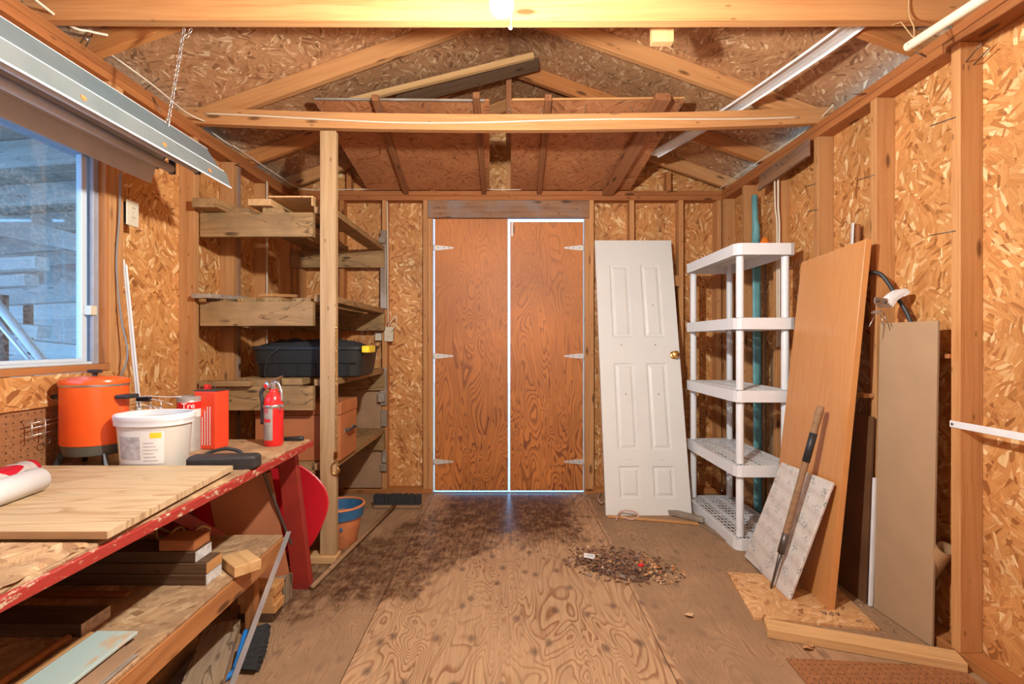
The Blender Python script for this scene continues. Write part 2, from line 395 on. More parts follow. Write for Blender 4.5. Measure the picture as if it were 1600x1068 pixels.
def peg():
    m, nt, b = newmat('pegboard'); h = N(nt); v, r = h.coords(False)
    nz = h.noise(v, 60, 4); c = h.ramp(nz.outputs[0], [(0.3, (0.24, 0.095, 0.036)), (0.7, (0.34, 0.145, 0.056))])
    sp = h.n('ShaderNodeSeparateXYZ'); h.l(v, sp.inputs[0])
    def cell(o): return h.math('SUBTRACT', h.math('FRACT', h.math('MULTIPLY', o, 1/0.0254)), 0.5)
    x, y = cell(sp.outputs[0]), cell(sp.outputs[1])
    d = h.math('SQRT', h.math('ADD', h.math('MULTIPLY', x, x), h.math('MULTIPLY', y, y)))
    hole = h.math('LESS_THAN', d, 0.11)
    c = h.mix(hole, c, (0.02, 0.01, 0.006)); h.l(c, b.inputs['Base Color']); b.inputs['Roughness'].default_value = 0.6
    return m
PEG = peg()
def floral():
    m, nt, b = newmat('floral_laminate'); h = N(nt); v, r = h.coords(False)
    bands = h.n('ShaderNodeTexWave', wave_type='BANDS', bands_direction='X'); h.l(v, bands.inputs[0]); bands.inputs['Scale'].default_value = 3.6; bands.inputs['Distortion'].default_value = 0.4
    c = h.ramp(bands.outputs[0], [(0.0, (0.66, 0.63, 0.58)), (0.8, (0.62, 0.575, 0.53)), (1.0, (0.57, 0.52, 0.475))])
    for sc, th, colr in ((1.0, 0.60, (0.17, 0.24, 0.23)), (1.7, 0.62, (0.45, 0.24, 0.22)), (1.3, 0.62, (0.16, 0.17, 0.24))):
        vo = h.n('ShaderNodeTexVoronoi', voronoi_dimensions='2D'); h.l(h.vadd(v, (sc, sc*2, 0)), vo.inputs['Vector']); vo.inputs['Scale'].default_value = 9*sc
        reg = h.ramp(vo.outputs['Distance'], [(0.15, 1.0), (0.4, 0.0)])
        nz = h.noise(v, 95*sc, 2); dots = h.math('GREATER_THAN', h.math('MULTIPLY', nz.outputs[0], h.math('ADD', h.math('MULTIPLY', reg, 0.45), 0.62)), th-0.02)
        c = h.mix(h.math('MULTIPLY', dots, 0.75), c, colr)
    h.l(c, b.inputs['Base Color']); b.inputs['Roughness'].default_value = 0.35; return m
FLORAL = floral()
def chipped():
    m, nt, b = newmat('chipped_red_paint'); h = N(nt); v, r = h.coords()
    nz = h.noise(h.vmul(v, (0.5, 1, 1)), 60, 5, 0.7)
    c = h.ramp(nz.outputs[0], [(0.0, (0.28, 0.024, 0.017)), (0.57, (0.36, 0.032, 0.022)), (0.60, (0.48, 0.32, 0.2)), (0.7, (0.6, 0.5, 0.42))])
    h.l(c, b.inputs['Base Color']); b.inputs['Roughness'].default_value = 0.5; h.bump(nz.outputs[0], 0.4, 0.002, b); return m
CHIP = chipped()
REDP = plain('dark_red_paint', (0.30, 0.030, 0.020), 0.45, var=0.12, scale=12)
def bluepaint():
    m, nt, b = newmat('pale_blue_worn_paint'); h = N(nt); v, r = h.coords()
    nz = h.noise(h.vmul(v, (0.8, 1.5, 1)), 5, 5, 0.6)
    c = h.ramp(nz.outputs[0], [(0.0, (0.36, 0.47, 0.45)), (0.58, (0.42, 0.52, 0.48)), (0.63, (0.55, 0.38, 0.24))])
    h.l(c, b.inputs['Base Color']); b.inputs['Roughness'].default_value = 0.6; return m
BLUEP = bluepaint()
WHITEP = plain('white_door_paint', (0.74, 0.745, 0.70), 0.4, var=0.02, scale=5)
PLASW = plain('white_plastic', (0.76, 0.78, 0.79), 0.38, var=0.02)
PLASD = plain('aged_white_plastic', (0.60, 0.57, 0.52), 0.5, var=0.05)
VINYL = plain('white_vinyl', (0.72, 0.73, 0.74), 0.4, var=0.05)
CABLE = plain('white_cable', (0.70, 0.62, 0.48), 0.5)
PVC = plain('cream_pvc', (0.70, 0.62, 0.46), 0.4, var=0.04)
TEAL = plain('teal_paint', (0.14, 0.36, 0.38), 0.5, var=0.15, scale=14)
BLACK = plain('black_plastic', (0.022, 0.024, 0.027), 0.45)
BLACKR = plain('black_rubber', (0.03, 0.028, 0.026), 0.6, var=0.3, scale=30, bump=0.3)
BLKCLOTH = plain('black_cloth', (0.012, 0.012, 0.014), 0.85)
BRISTLE = plain('dark_bristles', (0.030, 0.032, 0.034), 0.8, var=0.5, scale=200, bump=0.6)
TOTE = plain('charcoal_tote_plastic', (0.020, 0.021, 0.020), 0.45, spec=0.3)
YEL = plain('yellow_plastic', (0.75, 0.58, 0.03), 0.4)
ORG = plain('orange_enamel', (0.86, 0.105, 0.014), 0.28, var=0.04)
ORG2 = plain('orange_plastic', (0.85, 0.22, 0.02), 0.4)
REDC = plain('orange_red_tin', (0.80, 0.065, 0.022), 0.35, var=0.05)
REDX = plain('red_enamel', (0.72, 0.022, 0.020), 0.25, var=0.03)
REDS = plain('red_plastic', (0.55, 0.012, 0.022), 0.4, var=0.05)
GREYTIN = plain('grey_tin', (0.40, 0.37, 0.33), 0.4, 0.3, var=0.12)
STEEL = plain('steel', (0.55, 0.54, 0.52), 0.3, 0.9, var=0.1)
ALU = plain('aluminium', (0.70, 0.71, 0.73), 0.32, 0.75, var=0.06)
DSTEEL = plain('dark_steel', (0.13, 0.11, 0.10), 0.4, 0.7)
BRASS = plain('brass', (0.72, 0.46, 0.14), 0.25, 1.0)
ZINC = plain('pale_zinc', (0.62, 0.60, 0.56), 0.45, 0.2)
TERRA = plain('terracotta', (0.58, 0.20, 0.075), 0.7, var=0.12)
BLUEG = plain('blue_glaze', (0.035, 0.13, 0.26), 0.35, var=0.15)
BLUEB = plain('blue_plastic', (0.02, 0.20, 0.62), 0.4)
FIXP = plain('fixture_grey_paint', (0.095, 0.135, 0.150), 0.35, var=0.08)
FIXW = plain('fixture_inner_white', (0.56, 0.50, 0.43), 0.45, var=0.05)
def spotted():
    m, nt, b = newmat('fixture_grey_rust_spots'); h = N(nt); v, r = h.coords()
    vo = h.n('ShaderNodeTexVoronoi'); h.l(h.vmul(v, (1, 5, 5)), vo.inputs['Vector']); vo.inputs['Scale'].default_value = 2.6; vo.inputs['Randomness'].default_value = 0.3
    k = h.ramp(vo.outputs['Distance'], [(0.0, 1.0), (0.09, 1.0), (0.14, 0.0)])
    nz = h.noise(v, 10, 3); c = h.mix(k, h.ramp(nz.outputs[0], [(0.3, (0.13, 0.155, 0.155)), (0.7, (0.17, 0.19, 0.185))]), (0.65, 0.24, 0.06))
    h.l(c, b.inputs['Base Color']); b.inputs['Roughness'].default_value = 0.35; return m
FIXS = spotted()
TUBEM = plain('unlit_tube', (0.62, 0.58, 0.54), 0.2)
PAPER = plain('white_paper', (0.74, 0.73, 0.72), 0.55, var=0.03)
LABELM = plain('label_paper', (0.72, 0.71, 0.66), 0.5, var=0.05)
LABELG = plain('grey_print', (0.42, 0.41, 0.42), 0.6, var=0.25, scale=60)
INKR = plain('red_ink', (0.62, 0.03, 0.04), 0.5)
INKW = plain('white_ink', (0.80, 0.74, 0.70), 0.5)
INKD = plain('dark_ink', (0.06, 0.045, 0.04), 0.6)
IVORY = plain('ivory_plastic', (0.62, 0.54, 0.40), 0.4)
CARDT = plain('kraft_tube', (0.46, 0.27, 0.13), 0.7, var=0.08)
DUCT = plain('grey_cord', (0.20, 0.19, 0.18), 0.5)
STRING = plain('jute_string', (0.52, 0.33, 0.16), 0.8)
PINKR = plain('pink_rope', (0.62, 0.40, 0.33), 0.8)
FRAMEG = plain('window_vinyl_grey', (0.30, 0.30, 0.33), 0.35, var=0.08)
FRAMEL = plain('window_sash_light', (0.55, 0.60, 0.64), 0.35)
CONC = plain('outside_gravel', (0.45, 0.45, 0.44), 0.9, var=0.3, scale=40)
LEAFS = [plain('leaf_%s' % n, c, 0.8, var=0.25, scale=60) for n, c in
         (('dark', (0.12, 0.060, 0.035)), ('brown', (0.23, 0.115, 0.06)), ('tan', (0.46, 0.24, 0.10)), ('pale', (0.60, 0.40, 0.22)), ('grey', (0.24, 0.17, 0.13)), ('orange', (0.50, 0.17, 0.04)))]
def wrap():
    m, nt, b = newmat('christmas_wrapping_paper'); h = N(nt); v, r = h.coords(False)
    nz = h.noise(h.vmul(v, (1, 1, 1)), 11, 1.2, 0.3, 0.8)
    c = h.ramp(nz.outputs[0], [(0.0, (0.05, 0.32, 0.16)), (0.40, (0.72, 0.70, 0.68)), (0.46, (0.75, 0.72, 0.70)), (0.51, (0.68, 0.02, 0.05)), (0.66, (0.70, 0.45, 0.05))], 'CONSTANT')
    h.l(c, b.inputs['Base Color']); b.inputs['Roughness'].default_value = 0.2; return m
WRAP = wrap()
m, nt, b_ = newmat('bulb_glow'); b_.inputs['Emission Color'].default_value = BULB_COL+(1,); b_.inputs['Emission Strength'].default_value = BULB_STRENGTH
b_.inputs['Base Color'].default_value = (1, 1, 1, 1); GLOW = m
m, nt, b_ = newmat('window_glass'); h_ = N(nt)
tr = h_.n('ShaderNodeBsdfTransparent'); tr.inputs[0].default_value = (0.86, 0.93, 1.0, 1)
gl = h_.n('ShaderNodeBsdfGlossy'); gl.inputs['Roughness'].default_value = 0.03
df = h_.n('ShaderNodeBsdfDiffuse'); df.inputs[0].default_value = (0.7, 0.8, 0.9, 1)
vv, rr_ = h_.coords(); dn = h_.noise(vv, 90, 4, 0.7)
mx = h_.n('ShaderNodeMixShader'); mx.inputs[0].default_value = 0.07; h_.l(tr.outputs[0], mx.inputs[1]); h_.l(gl.outputs[0], mx.inputs[2])
mx2 = h_.n('ShaderNodeMixShader'); h_.l(h_.ramp(dn.outputs[0], [(0.45, 0.01), (0.75, 0.14)]), mx2.inputs[0]); h_.l(mx.outputs[0], mx2.inputs[1]); h_.l(df.outputs[0], mx2.inputs[2])
h_.l(mx2.outputs[0], nt.nodes['Material Output'].inputs[0]); GLASS = m

# ------------------------------------------------------------------ the room shell
XL, XR, YB, ZP = -1.76, 1.73, 3.86, 2.381        # inner stud faces, top of studs
SD, ST = 0.089, 0.038                            # stud depth / thickness
YF = -1.35
GRID = 3.19; PITCH = 0.356

flo = struct('floor')
box('subfloor', -2.0, 2.0, YF, 3.88, -0.08, -0.019, DARKW, flo)
def sheet(x0, x1, y0, y1, dz=0.0):
    a = Vector(((x0+x1)/2, y0+0.0015, -0.009+dz)); b = Vector(((x0+x1)/2, y1-0.0015, -0.009+dz))
    plank('plywood_sheet', a, b, x1-x0-0.003, 0.018, FLOORM, flo, side=(1, 0, 0), bev=0.0015)
sheet(-0.61, 0.61, 2.70, 3.895, 0.0005); sheet(-0.61, 0.61, 0.26, 2.70); sheet(-0.61, 0.61, YF, 0.26)
for x0, x1 in ((0.61, 1.83), (-1.83, -0.61)):
    sheet(x0, x1, 2.69, 3.93); sheet(x0, x1, 0.25, 2.69); sheet(x0, x1, YF, 0.25)

def nail(p, d, L, parent, r=0.0022):
    p = Vector(p); d = Vector(d).normalized()
    tube('nail', [p, p+d*L], r, DSTEEL, parent, 6)

# back wall
wb = struct('wall_back')
for x0, x1, z0, z1 in ((-1.85, -1.22, 0, 2.457), (-1.22, -0.655, 0, 2.457), (0.655, 1.24, 0, 2.457), (1.24, 1.82, 0, 2.457)):
    box('osb_panel', x0+0.001, x1-0.001, YB+SD, YB+SD+0.011, z0, z1, OSBW, wb, 0)
def gable(x0, x1):
    t = lambda x: GRID-PITCH*abs(x)+0.06
    xs = [x0]+([0.0] if x0 < 0 < x1 else [])+[x1]
    poly = [(x0, 2.459), (x1, 2.459)]+[(x, t(x)) for x in xs[::-1]]
    prism('gable_panel', poly, 0.011, OSBW, wb, T(0, YB+SD+0.011, 0) @ Euler((math.radians(90), 0, 0)).to_matrix().to_4x4())
gable(-1.95, -0.6); gable(-0.6, 0.62); gable(0.62, 1.95)
def bstud(x, mat=FIR, z0=ST, z1=ZP, w=ST): box('stud', x-w/2, x+w/2, YB, YB+SD, z0, z1, mat, wb)
for x, mm in ((-1.741, FIR), (-1.70, FIR), (-1.36, FIRO), (-1.01, FIR), (-0.678, FIR), (0.672, FIR), (1.00, FIR), (1.40, FIR), (1.708, FIR)): bstud(x, mm)
bstud(-0.638, FIR, ST, 2.235); bstud(0.634, FIR, ST, 2.235)
box('header', -0.657, 0.653, YB-0.005, YB+0.05, 2.237, ZP-0.002, HEADW, wb)
box('bottom_plate', -1.76, -0.62, YB, YB+SD, 0.0, ST, FIRO, wb); box('bottom_plate', 0.616, 1.73, YB, YB+SD, 0.0, ST, FIRO, wb)
box('top_plate', -1.85, 1.82, YB, YB+SD, ZP, ZP+ST-0.001, PLATE, wb); box('top_plate', -1.76, 1.73, YB, YB+SD, ZP+ST, ZP+2*ST, PLATE, wb)
box('threshold', -0.617, 0.613, 3.878, 3.896, 0.001, 0.004, DARKW, wb)
for x in (-1.30, -0.62, 0.0, 0.62, 1.30):
    box('gable_stud', x-0.019, x+0.019, YB+0.0, YB+0.07, 2.459, GRID-PITCH*abs(x)-0.115, FIRO if x else FIR, wb)
box('blocking', 1.315, 1.383, YB-0.02, YB+0.02, 1.68, 1.768, FIR, wb)
box('hardboard_backing', -1.72, -1.03, YB-0.008, YB-0.002, 0.05, 0.90, MDFB, wb, 0.0005)
for x in (-1.22, 0.95, 1.03): nail((x, YB+0.01, 2.41), (0.5, -1, -0.4), 0.06, wb)

# doors
def door_leaf(n, x0, x1, ztop, sgn):
    d = box('door_%d' % n, x0, x1, 3.885, 3.904, 0.0165, ztop, DOORP, None, kind='structure')
    for z in (1.998, 1.115, 0.253):
        xh = x0 if sgn < 0 else x1
        s = 1 if sgn < 0 else -1
        poly = [(0, -0.02), (0.035*s, -0.02), (0.15*s, -0.006), (0.158*s, 0), (0.15*s, 0.006), (0.035*s, 0.02), (0, 0.02)]
        if s < 0: poly = poly[::-1]
        hg = prism('hinge_strap', poly, 0.004, ZINC, d, T(xh, 3.884, z) @ Euler((math.radians(90), 0, 0)).to_matrix().to_4x4())
        add('hinge_knuckle', lathe_me(0.006, 0.045), ZINC, hg, T(xh-0.004*s, 3.874, z-0.0225))
        for k in (0.03, 0.08, 0.12): add('screw_head', lathe_me(0.004, 0.002), DSTEEL, hg, T(xh+k*s, 3.878, z) @ Euler((math.radians(90), 0, 0)).to_matrix().to_4x4())
    return d
def lathe_me(r, L, n=10):
    bm = bmesh.new(); R0 = [bm.verts.new(p) for p in ell(r, r, 0, n)]; R1 = [bm.verts.new(p) for p in ell(r, r, L, n)]
    for k in range(n): bm.faces.new((R0[k], R0[(k+1)%n], R1[(k+1)%n], R1[k]))
    bm.faces.new(R0[::-1]); bm.faces.new(R1); return finish(bm, 'pin', True)
d1 = door_leaf(1, -0.607, -0.006, 2.236, -1); d2 = door_leaf(2, 0.010, 0.607, 2.213, 1)
box('latch_strip', 0.020, 0.034, 3.874, 3.884, 2.09, 2.21, ZINC, d2)
box('latch_strip', 0.040, 0.048, 3.870, 3.884, 2.12, 2.18, DSTEEL, d2)

# right wall
wr = struct('wall_right')
for y0, y1 in ((YF, -0.17), (-0.17, 1.05), (1.05, 2.27), (2.27, 3.49), (3.49, 3.95)):
    box('osb_panel', XR+SD, XR+SD+0.011, y0+0.001, y1-0.001, 0, 2.457, OSBW, wr, 0)
RST = [3.822, 3.49, 3.074, 2.66, 2.239, 1.823, 1.417, 1.01, 0.60, 0.2, -0.2, -0.6, -1.0]
for y in RST: box('stud', XR, XR+SD, y, y+ST, ST, ZP, FIR, wr)
box('bottom_plate', XR, XR+SD, YF, YB, 0, ST, FIRO, wr)
box('top_plate', XR, XR+SD, YF, YB+SD, ZP+ST, ZP+2*ST, PLATE, wr)
box('top_plate', XR, XR+SD, 1.90, YB-0.001, ZP, ZP+ST-0.001, PLATE, wr); box('top_plate', XR+0.004, XR+SD, YF, 1.898, ZP, ZP+ST-0.001, PLATE, wr)
box('cleat', XR-0.012, XR+0.07, 1.858, 1.876, 1.165, 1.183, REDW, wr); box('cleat', XR-0.05, XR-0.002, 2.25, 2.32, 0.965, 0.985, PINE2, wr)
box('blocking', XR+0.01, XR+0.06, 1.40, 1.56, ST+0.001, ST+0.03, PINE2, wr)
for p, d, L in (((XR, 1.84, 1.66), (-0.25, 1, 0.02), 0.09), ((XR, 2.25, 2.02), (-0.2, 1, 0.05), 0.09), ((XR, 2.67, 2.12), (-0.2, 1, 0.08), 0.09), ((XR, 3.08, 2.15), (-0.2, 1, 0.02), 0.08),
                ((XR, 1.84, 2.10), (-0.25, 1, 0.05), 0.09), ((XR, 2.30, 2.43), (-1, 0.2, 0.05), 0.07), ((XR, 1.97, 2.41), (-0.9, 0.1, 0.5), 0.05),
                ((XR+0.05, 1.82, 2.29), (-0.2, -1, 0.25), 0.08), ((XR+0.02, 1.82, 2.30), (-0.2, -1, 0.35), 0.08), ((XR, 2.66, 1.97), (-0.3, 1, 0.1), 0.07)):
    nail(p, d, L, wr)

# left wall
wl = struct('wall_left')
WY0, WY1, WZ0, WZ1 = 0.75, 2.095, 1.135, 2.05
XS = XL-SD-0.011
for y0, y1, z0, z1 in ((YF, WY0, 0, 2.457), (WY0, WY1, 0, WZ0-0.04), (WY0, WY1, WZ1+0.04, 2.457), (WY1, 2.69, 0, 2.457), (2.69, 3.91, 0, 2.457), (3.91, 3.95, 0, 2.457)):
    box('osb_panel', XS, XL-SD, y0+0.001, y1-0.001, z0, z1, OSBW, wl, 0)
for y, mm in ((3.822, FIR), (3.45, FIR), (3.04, FIR), (2.664, FIR), (2.135, FIR), (2.097, FIR), (WY0-0.04, FIR), (0.3, FIR), (-0.2, FIR), (-0.7, FIR)):
    box('stud', XL-SD, XL, y, y+ST, ST, ZP, mm, wl)
box('stud', XL-SD*0.7, XL+0.004, 3.080, 3.118, 0.05, ZP-0.01, HEADW, wl)
box('bottom_plate', XL-SD, XL, YF, YB, 0, ST, FIRO, wl)
box('top_plate', XL-SD, XL, YF, YB+SD, ZP+ST, ZP+2*ST, PLATE, wl); box('top_plate', XL-SD, XL, YF, YB-0.001, ZP, ZP+ST-0.001, PLATE, wl)
box('apron_panel', XL+0.001, XL+0.012, 0.4, 2.165, 0.985, WZ0-0.03, OSBW, wl, 0.0005)
box('pegboard_panel', XL-0.004, XL+0.000, 0.4, 2.09, 0.30, 1.00, PEG, wl, 0)
nail((XL, 3.05, 2.36), (1, -0.2, 0.3), 0.05, wl); nail((XL-0.02, 2.0, 2.47), (0.4, 0.1, 1), 0.08, wl); nail((XL+0.0, 2.3, 2.45), (0.7, 0.4, 1), 0.09, wl)
nail((XL, 2.35, 2.44), (0.5, 0.1, -1), 0.08, wl)
# window
wn = struct('window_1')
box('window_sill', XL-SD-0.03, XL+0.006, WY0, WY1-0.001, WZ0-0.028, WZ0, SASHW, wn)
box('window_jamb', XL-SD-0.03, XL, WY1-0.02, WY1, WZ0, WZ1, SASHW, wn); box('window_jamb', XL-SD-0.03, XL, WY0, WY0+0.02, WZ0, WZ1, SASHW, wn)
box('window_head', XL-SD-0.03, XL, WY0, WY1, WZ1, WZ1+0.03, SASHW, wn)
fx0, fx1 = XL-SD-0.02, XL-0.028
yj = WY1-0.02
box('window_frame', fx0, fx1, yj-0.022, yj, WZ0, WZ1, FRAMEG, wn); box('window_frame', fx0, fx1, WY0+0.02, WY0+0.045, WZ0, WZ1, FRAMEG, wn)
box('window_frame', fx0, fx1, WY0+0.02, yj-0.0221, WZ1-0.025, WZ1, FRAMEG, wn); box('window_frame', fx0, fx1, WY0+0.02, yj-0.0221, WZ0, WZ0+0.012, FRAMEL, wn)
box('window_track', fx1-0.012, fx1+0.004, yj-0.034, yj-0.0221, WZ0, WZ1, FRAMEG, wn)
ss = box('window_sash', fx1-0.045, fx1-0.02, yj-0.062, yj-0.036, WZ0+0.012, WZ1-0.025, FRAMEL, wn)
box('window_sash', fx1-0.045, fx1-0.02, 1.0, yj-0.062, WZ0+0.0122, WZ0+0.026, FRAMEL, wn)
box('window_pane', fx1-0.036, fx1-0.032, WY0+0.05, yj-0.05, WZ0+0.02, WZ1-0.02, GLASS, wn, 0)
box('window_latch', fx1-0.02, fx1+0.012, yj-0.055, yj-0.022, 1.345, 1.385, IVORY, wn)

# front wall (behind the camera)
wf = struct('wall_front')
box('osb_panel', -1.85, -1.15, YF-0.02, YF, 0, 2.457, OSBW, wf, 0); box('osb_panel', 1.15, 1.82, YF-0.02, YF, 0, 2.457, OSBW, wf, 0)
box('osb_panel', -1.15, 1.15, YF-0.02, YF, 2.35, 2.6, OSBW, wf, 0)
box('door_panel', -1.15, 1.15, YF-0.05, YF-0.03, 0, 2.35, DOORP, wf)
prism('gable_panel', [(-1.95, 2.459), (1.95, 2.459), (0, 3.25)], 0.011, OSBW, wf, T(0, YF-0.02, 0) @ Euler((math.radians(90), 0, 0)).to_matrix().to_4x4())

# ceiling: roof sheathing, rafters, tie beams
ce = struct('ceiling')
for s in (-1, 1):
    for y0, y1 in ((YF-0.1, 0.2), (0.2, 1.42), (1.42, 2.66), (2.66, 4.1)):
        for x0, x1 in ((0.0, 1.17), (1.17, 2.20)):
            a = Vector((s*x0, y0+0.001, GRID-PITCH*x0)); b = Vector((s*x1, y0+0.001, GRID-PITCH*x1))
            c = Vector((s*x1, y1-0.001, GRID-PITCH*x1)); d = Vector((s*x0, y1-0.001, GRID-PITCH*x0))
            nrm = (b-a).cross(d-a); 
            cc = [a, b, c, d] if frame(d-a, b-a).col[2].xyz.z > 0 else [b, a, d, c]
            if frame(cc[3]-cc[0], cc[1]-cc[0]).col[2].xyz.z < 0: cc = [d, c, b, a]
            quad_panel('roof_panel', cc, 0.012, OSBR, ce, 0)
    for y in (0.20, 0.81, 1.42, 2.03, 2.70, 3.28, 3.815):
        zc = -0.05
        a = Vector((s*0.0, y+0.019, GRID-0.052)); b = Vector((s*1.98, y+0.019, GRID-0.052-PITCH*1.98))
        plank('rafter', a, b, 0.094, ST, FIRO if y in (3.28, 2.03) else FIR, ce)
def tie(y, z0, sag, mat, n=14):
    bm = bmesh.new(); R = []
    for i in range(n+1):
        t = i/n; x = -1.85+t*3.67; zz = -sag*(1-(2*t-1)**2)
        R.append([bm.verts.new((x, 0.0, zz)), bm.verts.new((x, ST, zz)), bm.verts.new((x, ST, zz+SD)), bm.verts.new((x, 0, zz+SD))])
    for i in range(n):
        for k in range(4): bm.faces.new((R[i][k], R[i][(k+1)%4], R[i+1][(k+1)%4], R[i+1][k]))
    bm.faces.new(R[0][::-1]); bm.faces.new(R[-1])
    eds = [e for e in bm.edges if abs(e.verts[0].co.x-e.verts[1].co.x) > 0.05]
    bmesh.ops.bevel(bm, geom=eds, offset=0.003, segments=1, affect='EDGES')
    return add('tie_beam', finish(bm, 'tie_beam'), mat, ce, T(0, y, z0))
tie(1.81, 2.4575, 0.006, FIR); b2 = tie(2.66, 2.4575, 0.043, FIR); tie(1.0, 2.4575, 0.01, FIR); tie(0.2, 2.4575, 0.01, FIR); tie(-0.6, 2.4575, 0.01, FIR)
box('king_post', -0.019, 0.019, 3.24, 3.278, 2.60, 3.15, LOFT, ce)
box('hanger_block', 0.60, 0.69, 1.985, 2.023, 2.485, 2.93, PINE, ce)
# loft sheets resting on joists over the last tie beam
def loft_z(y): return 2.65-0.178*(y-2.8)
for x0, x1, xb0, xb1 in ((-1.149, -0.115, -1.142, -0.155), (0.015, 1.036, 0.015, 0.98)):
    A = Vector((x0, 2.80, loft_z(2.80))); B = Vector((x1, 2.80, loft_z(2.80))); C = Vector((xb1, 3.855, loft_z(3.855))); D = Vector((xb0, 3.855, loft_z(3.855)))
    q = [A, D, C, B]
    if frame(q[3]-q[0], q[1]-q[0]).col[2].xyz.z < 0: q = [D, A, B, C]
    quad_panel('loft_panel', q, 0.011, OSBL, ce, 0)
for x, ye in ((-0.83, 2.74), (-0.20, 2.72), (0.245, 2.74)):
    plank('loft_joist', (x*0.93, ye, loft_z(ye)-0.021), (x, 3.85, loft_z(3.85)-0.021), 0.038, 0.038, LOFT, ce)
plank('loft_joist', (0.885, 2.72, loft_z(2.72)-0.030), (0.80, 3.85, loft_z(3.85)-0.030), 0.045, 0.088, LOFT, ce, side=(0, 0, 1))
plank('loft_batten', (-1.14, 2.79, loft_z(2.8)+0.004), (-0.14, 2.79, loft_z(2.8)-0.004), 0.012, 0.015, GREYW, ce)
plank('loft_batten', (0.02, 2.79, loft_z(2.8)), (1.03, 2.79, loft_z(2.8)+0.01), 0.012, 0.015, PINE2, ce)
for x in (-1.05, -0.72, -0.45, -0.20, 0.02, 0.2, 0.43, 0.70, 0.95): nail((x, 2.672, 2.545-0.043*(1-(x/1.8)**2)), (random.uniform(-.5, .5), -0.7, random.uniform(0.3, 0.9)), 0.05, ce, 0.0018)

# ------------------------------------------------------------------ loose timber in the roof
plank('light_pole', P(548, 158, 3.0), P(834, 87, 3.02), 0.036, 0.03, PINE, label='long pale square pole slanting up under the ridge', cat='board')
plank('dark_board', P(622, 158, 3.14), P(842, 100, 3.10), 0.075, 0.02, DARKW, side=(0, -1, 0.5), label='short dark board lying below the pale slanting pole under the ridge', cat='board')
# white vinyl channel
def ribbon(name, pts, w, mat, prof, **kw):
    pts = spline(pts, 6); bm = bmesh.new(); R = []
    for i, p in enumerate(pts):
        d = (pts[min(i+1, len(pts)-1)]-pts[max(i-1, 0)]).normalized(); s = d.cross(Vector((0, 0, 1))).normalized(); u = s.cross(d)
        top = [bm.verts.new(p+s*w*a+u*b) for a, b in prof]; bot = [bm.verts.new(p+s*w*a+u*(b-0.0025)) for a, b in prof]
        R.append(top+bot[::-1])
    n = len(R[0])
    for i in range(len(R)-1):
        for k in range(n): bm.faces.new((R[i][k], R[i][(k+1)%n], R[i+1][(k+1)%n], R[i+1][k]))
    bm.faces.new(R[0]); bm.faces.new(R[-1][::-1])
    return add(name, finish(bm, name), mat, None, None, **kw)
ribbon('vinyl_trim_strip', [(1.52, 1.30, 2.60), (1.49, 1.62, 2.575), (1.435, 2.0, 2.556), (1.355, 2.35, 2.553), (1.275, 2.68, 2.558), (1.19, 3.05, 2.583), (1.04, 3.45, 2.585)], 0.10, VINYL,
       [(-0.5, -0.012), (-0.48, 0), (-0.2, 0), (-0.17, 0.006), (-0.14, 0), (0.14, 0), (0.17, 0.006), (0.2, 0), (0.48, 0), (0.5, -0.012)],
       label='long white vinyl trim strip lying across the tie beams at right', cat='trim strip')
# PVC pipe on strings
t = thing('pvc_pipe', 'thin cream plastic pipe hung from the front tie beam on strings', 'pipe', (1.493, 1.78, 2.334))
bm = bmesh.new(); a = Vector((1.493, 1.78, 2.334)); b = Vector((1.487, 0.5, 2.224)); bm_tube(bm, [a, b], 0.0165, 16, cap=False); bm_tube(bm, [b, a], 0.0135, 16, cap=False)
add('pipe', finish(bm, 'pipe', True), PVC, t)
tube('string', spline([(1.52, 1.805, 2.56), (1.515, 1.80, 2.47), (1.508, 1.77, 2.40), (1.497, 1.757, 2.35)]), 0.0022, STRING, t, 6)
tube('string', [(1.497, 1.757, 2.35), (1.485, 1.80, 2.44), (1.48, 1.835, 2.452)], 0.0018, STRING, t, 6)
tube('string', [(1.495, 1.757, 2.351), (1.475, 1.757, 2.33), (1.492, 1.757, 2.314), (1.511, 1.757, 2.332), (1.497, 1.757, 2.351)], 0.0022, STRING, t, 6)
# cables
def cable(name, pts, r, label, mat=CABLE, cat='cable', n=8, **kw):
    return tube(name, spline(pts, 5), r, mat, None, n, label=label, cat=cat, **kw)
bt = lambda x: 2.4575+0.045-0.043*(1-((x-(-0.015))/1.835)**2)
cable('electrical_cable', [(x, 2.656, bt(x)+0.010*math.sin(x*3)) for x in (-1.70, -1.4, -1.0, -0.6, -0.2, 0.2, 0.55, 0.6, 1.0, 1.3, 1.62)], 0.0042, 'white electrical cable stapled along the face of the sagging tie beam')
cable('electrical_cable', [(-1.74, 3.0, 2.468), (-1.72, 3.5, 2.47), (-1.65, 3.84, 2.464), (-1.2, 3.85, 2.466), (-0.6, 3.85, 2.468), (-0.4, 3.84, 2.475), (-0.1, 3.85, 2.463), (0.1, 3.85, 2.463)], 0.004, 'white electrical cable lying on top of the back wall plate')
cable('electrical_cable', [(1.74, 2.55, 2.50), (1.76, 2.75, 2.485), (1.73, 3.0, 2.465), (1.70, 3.4, 2.465), (1.71, 3.62, 2.475), (1.70, 3.84, 2.464)], 0.004, 'white electrical cable on top of the right wall plate')
cable('electrical_cable', [(-1.74, 1.30, 2.475), (-1.735, 1.6, 2.49), (-1.73, 1.86, 2.475), (-1.70, 1.93, 2.49), (-1.66, 1.97, 2.50)], 0.005, 'white electrical cable above the hanging light fixture')
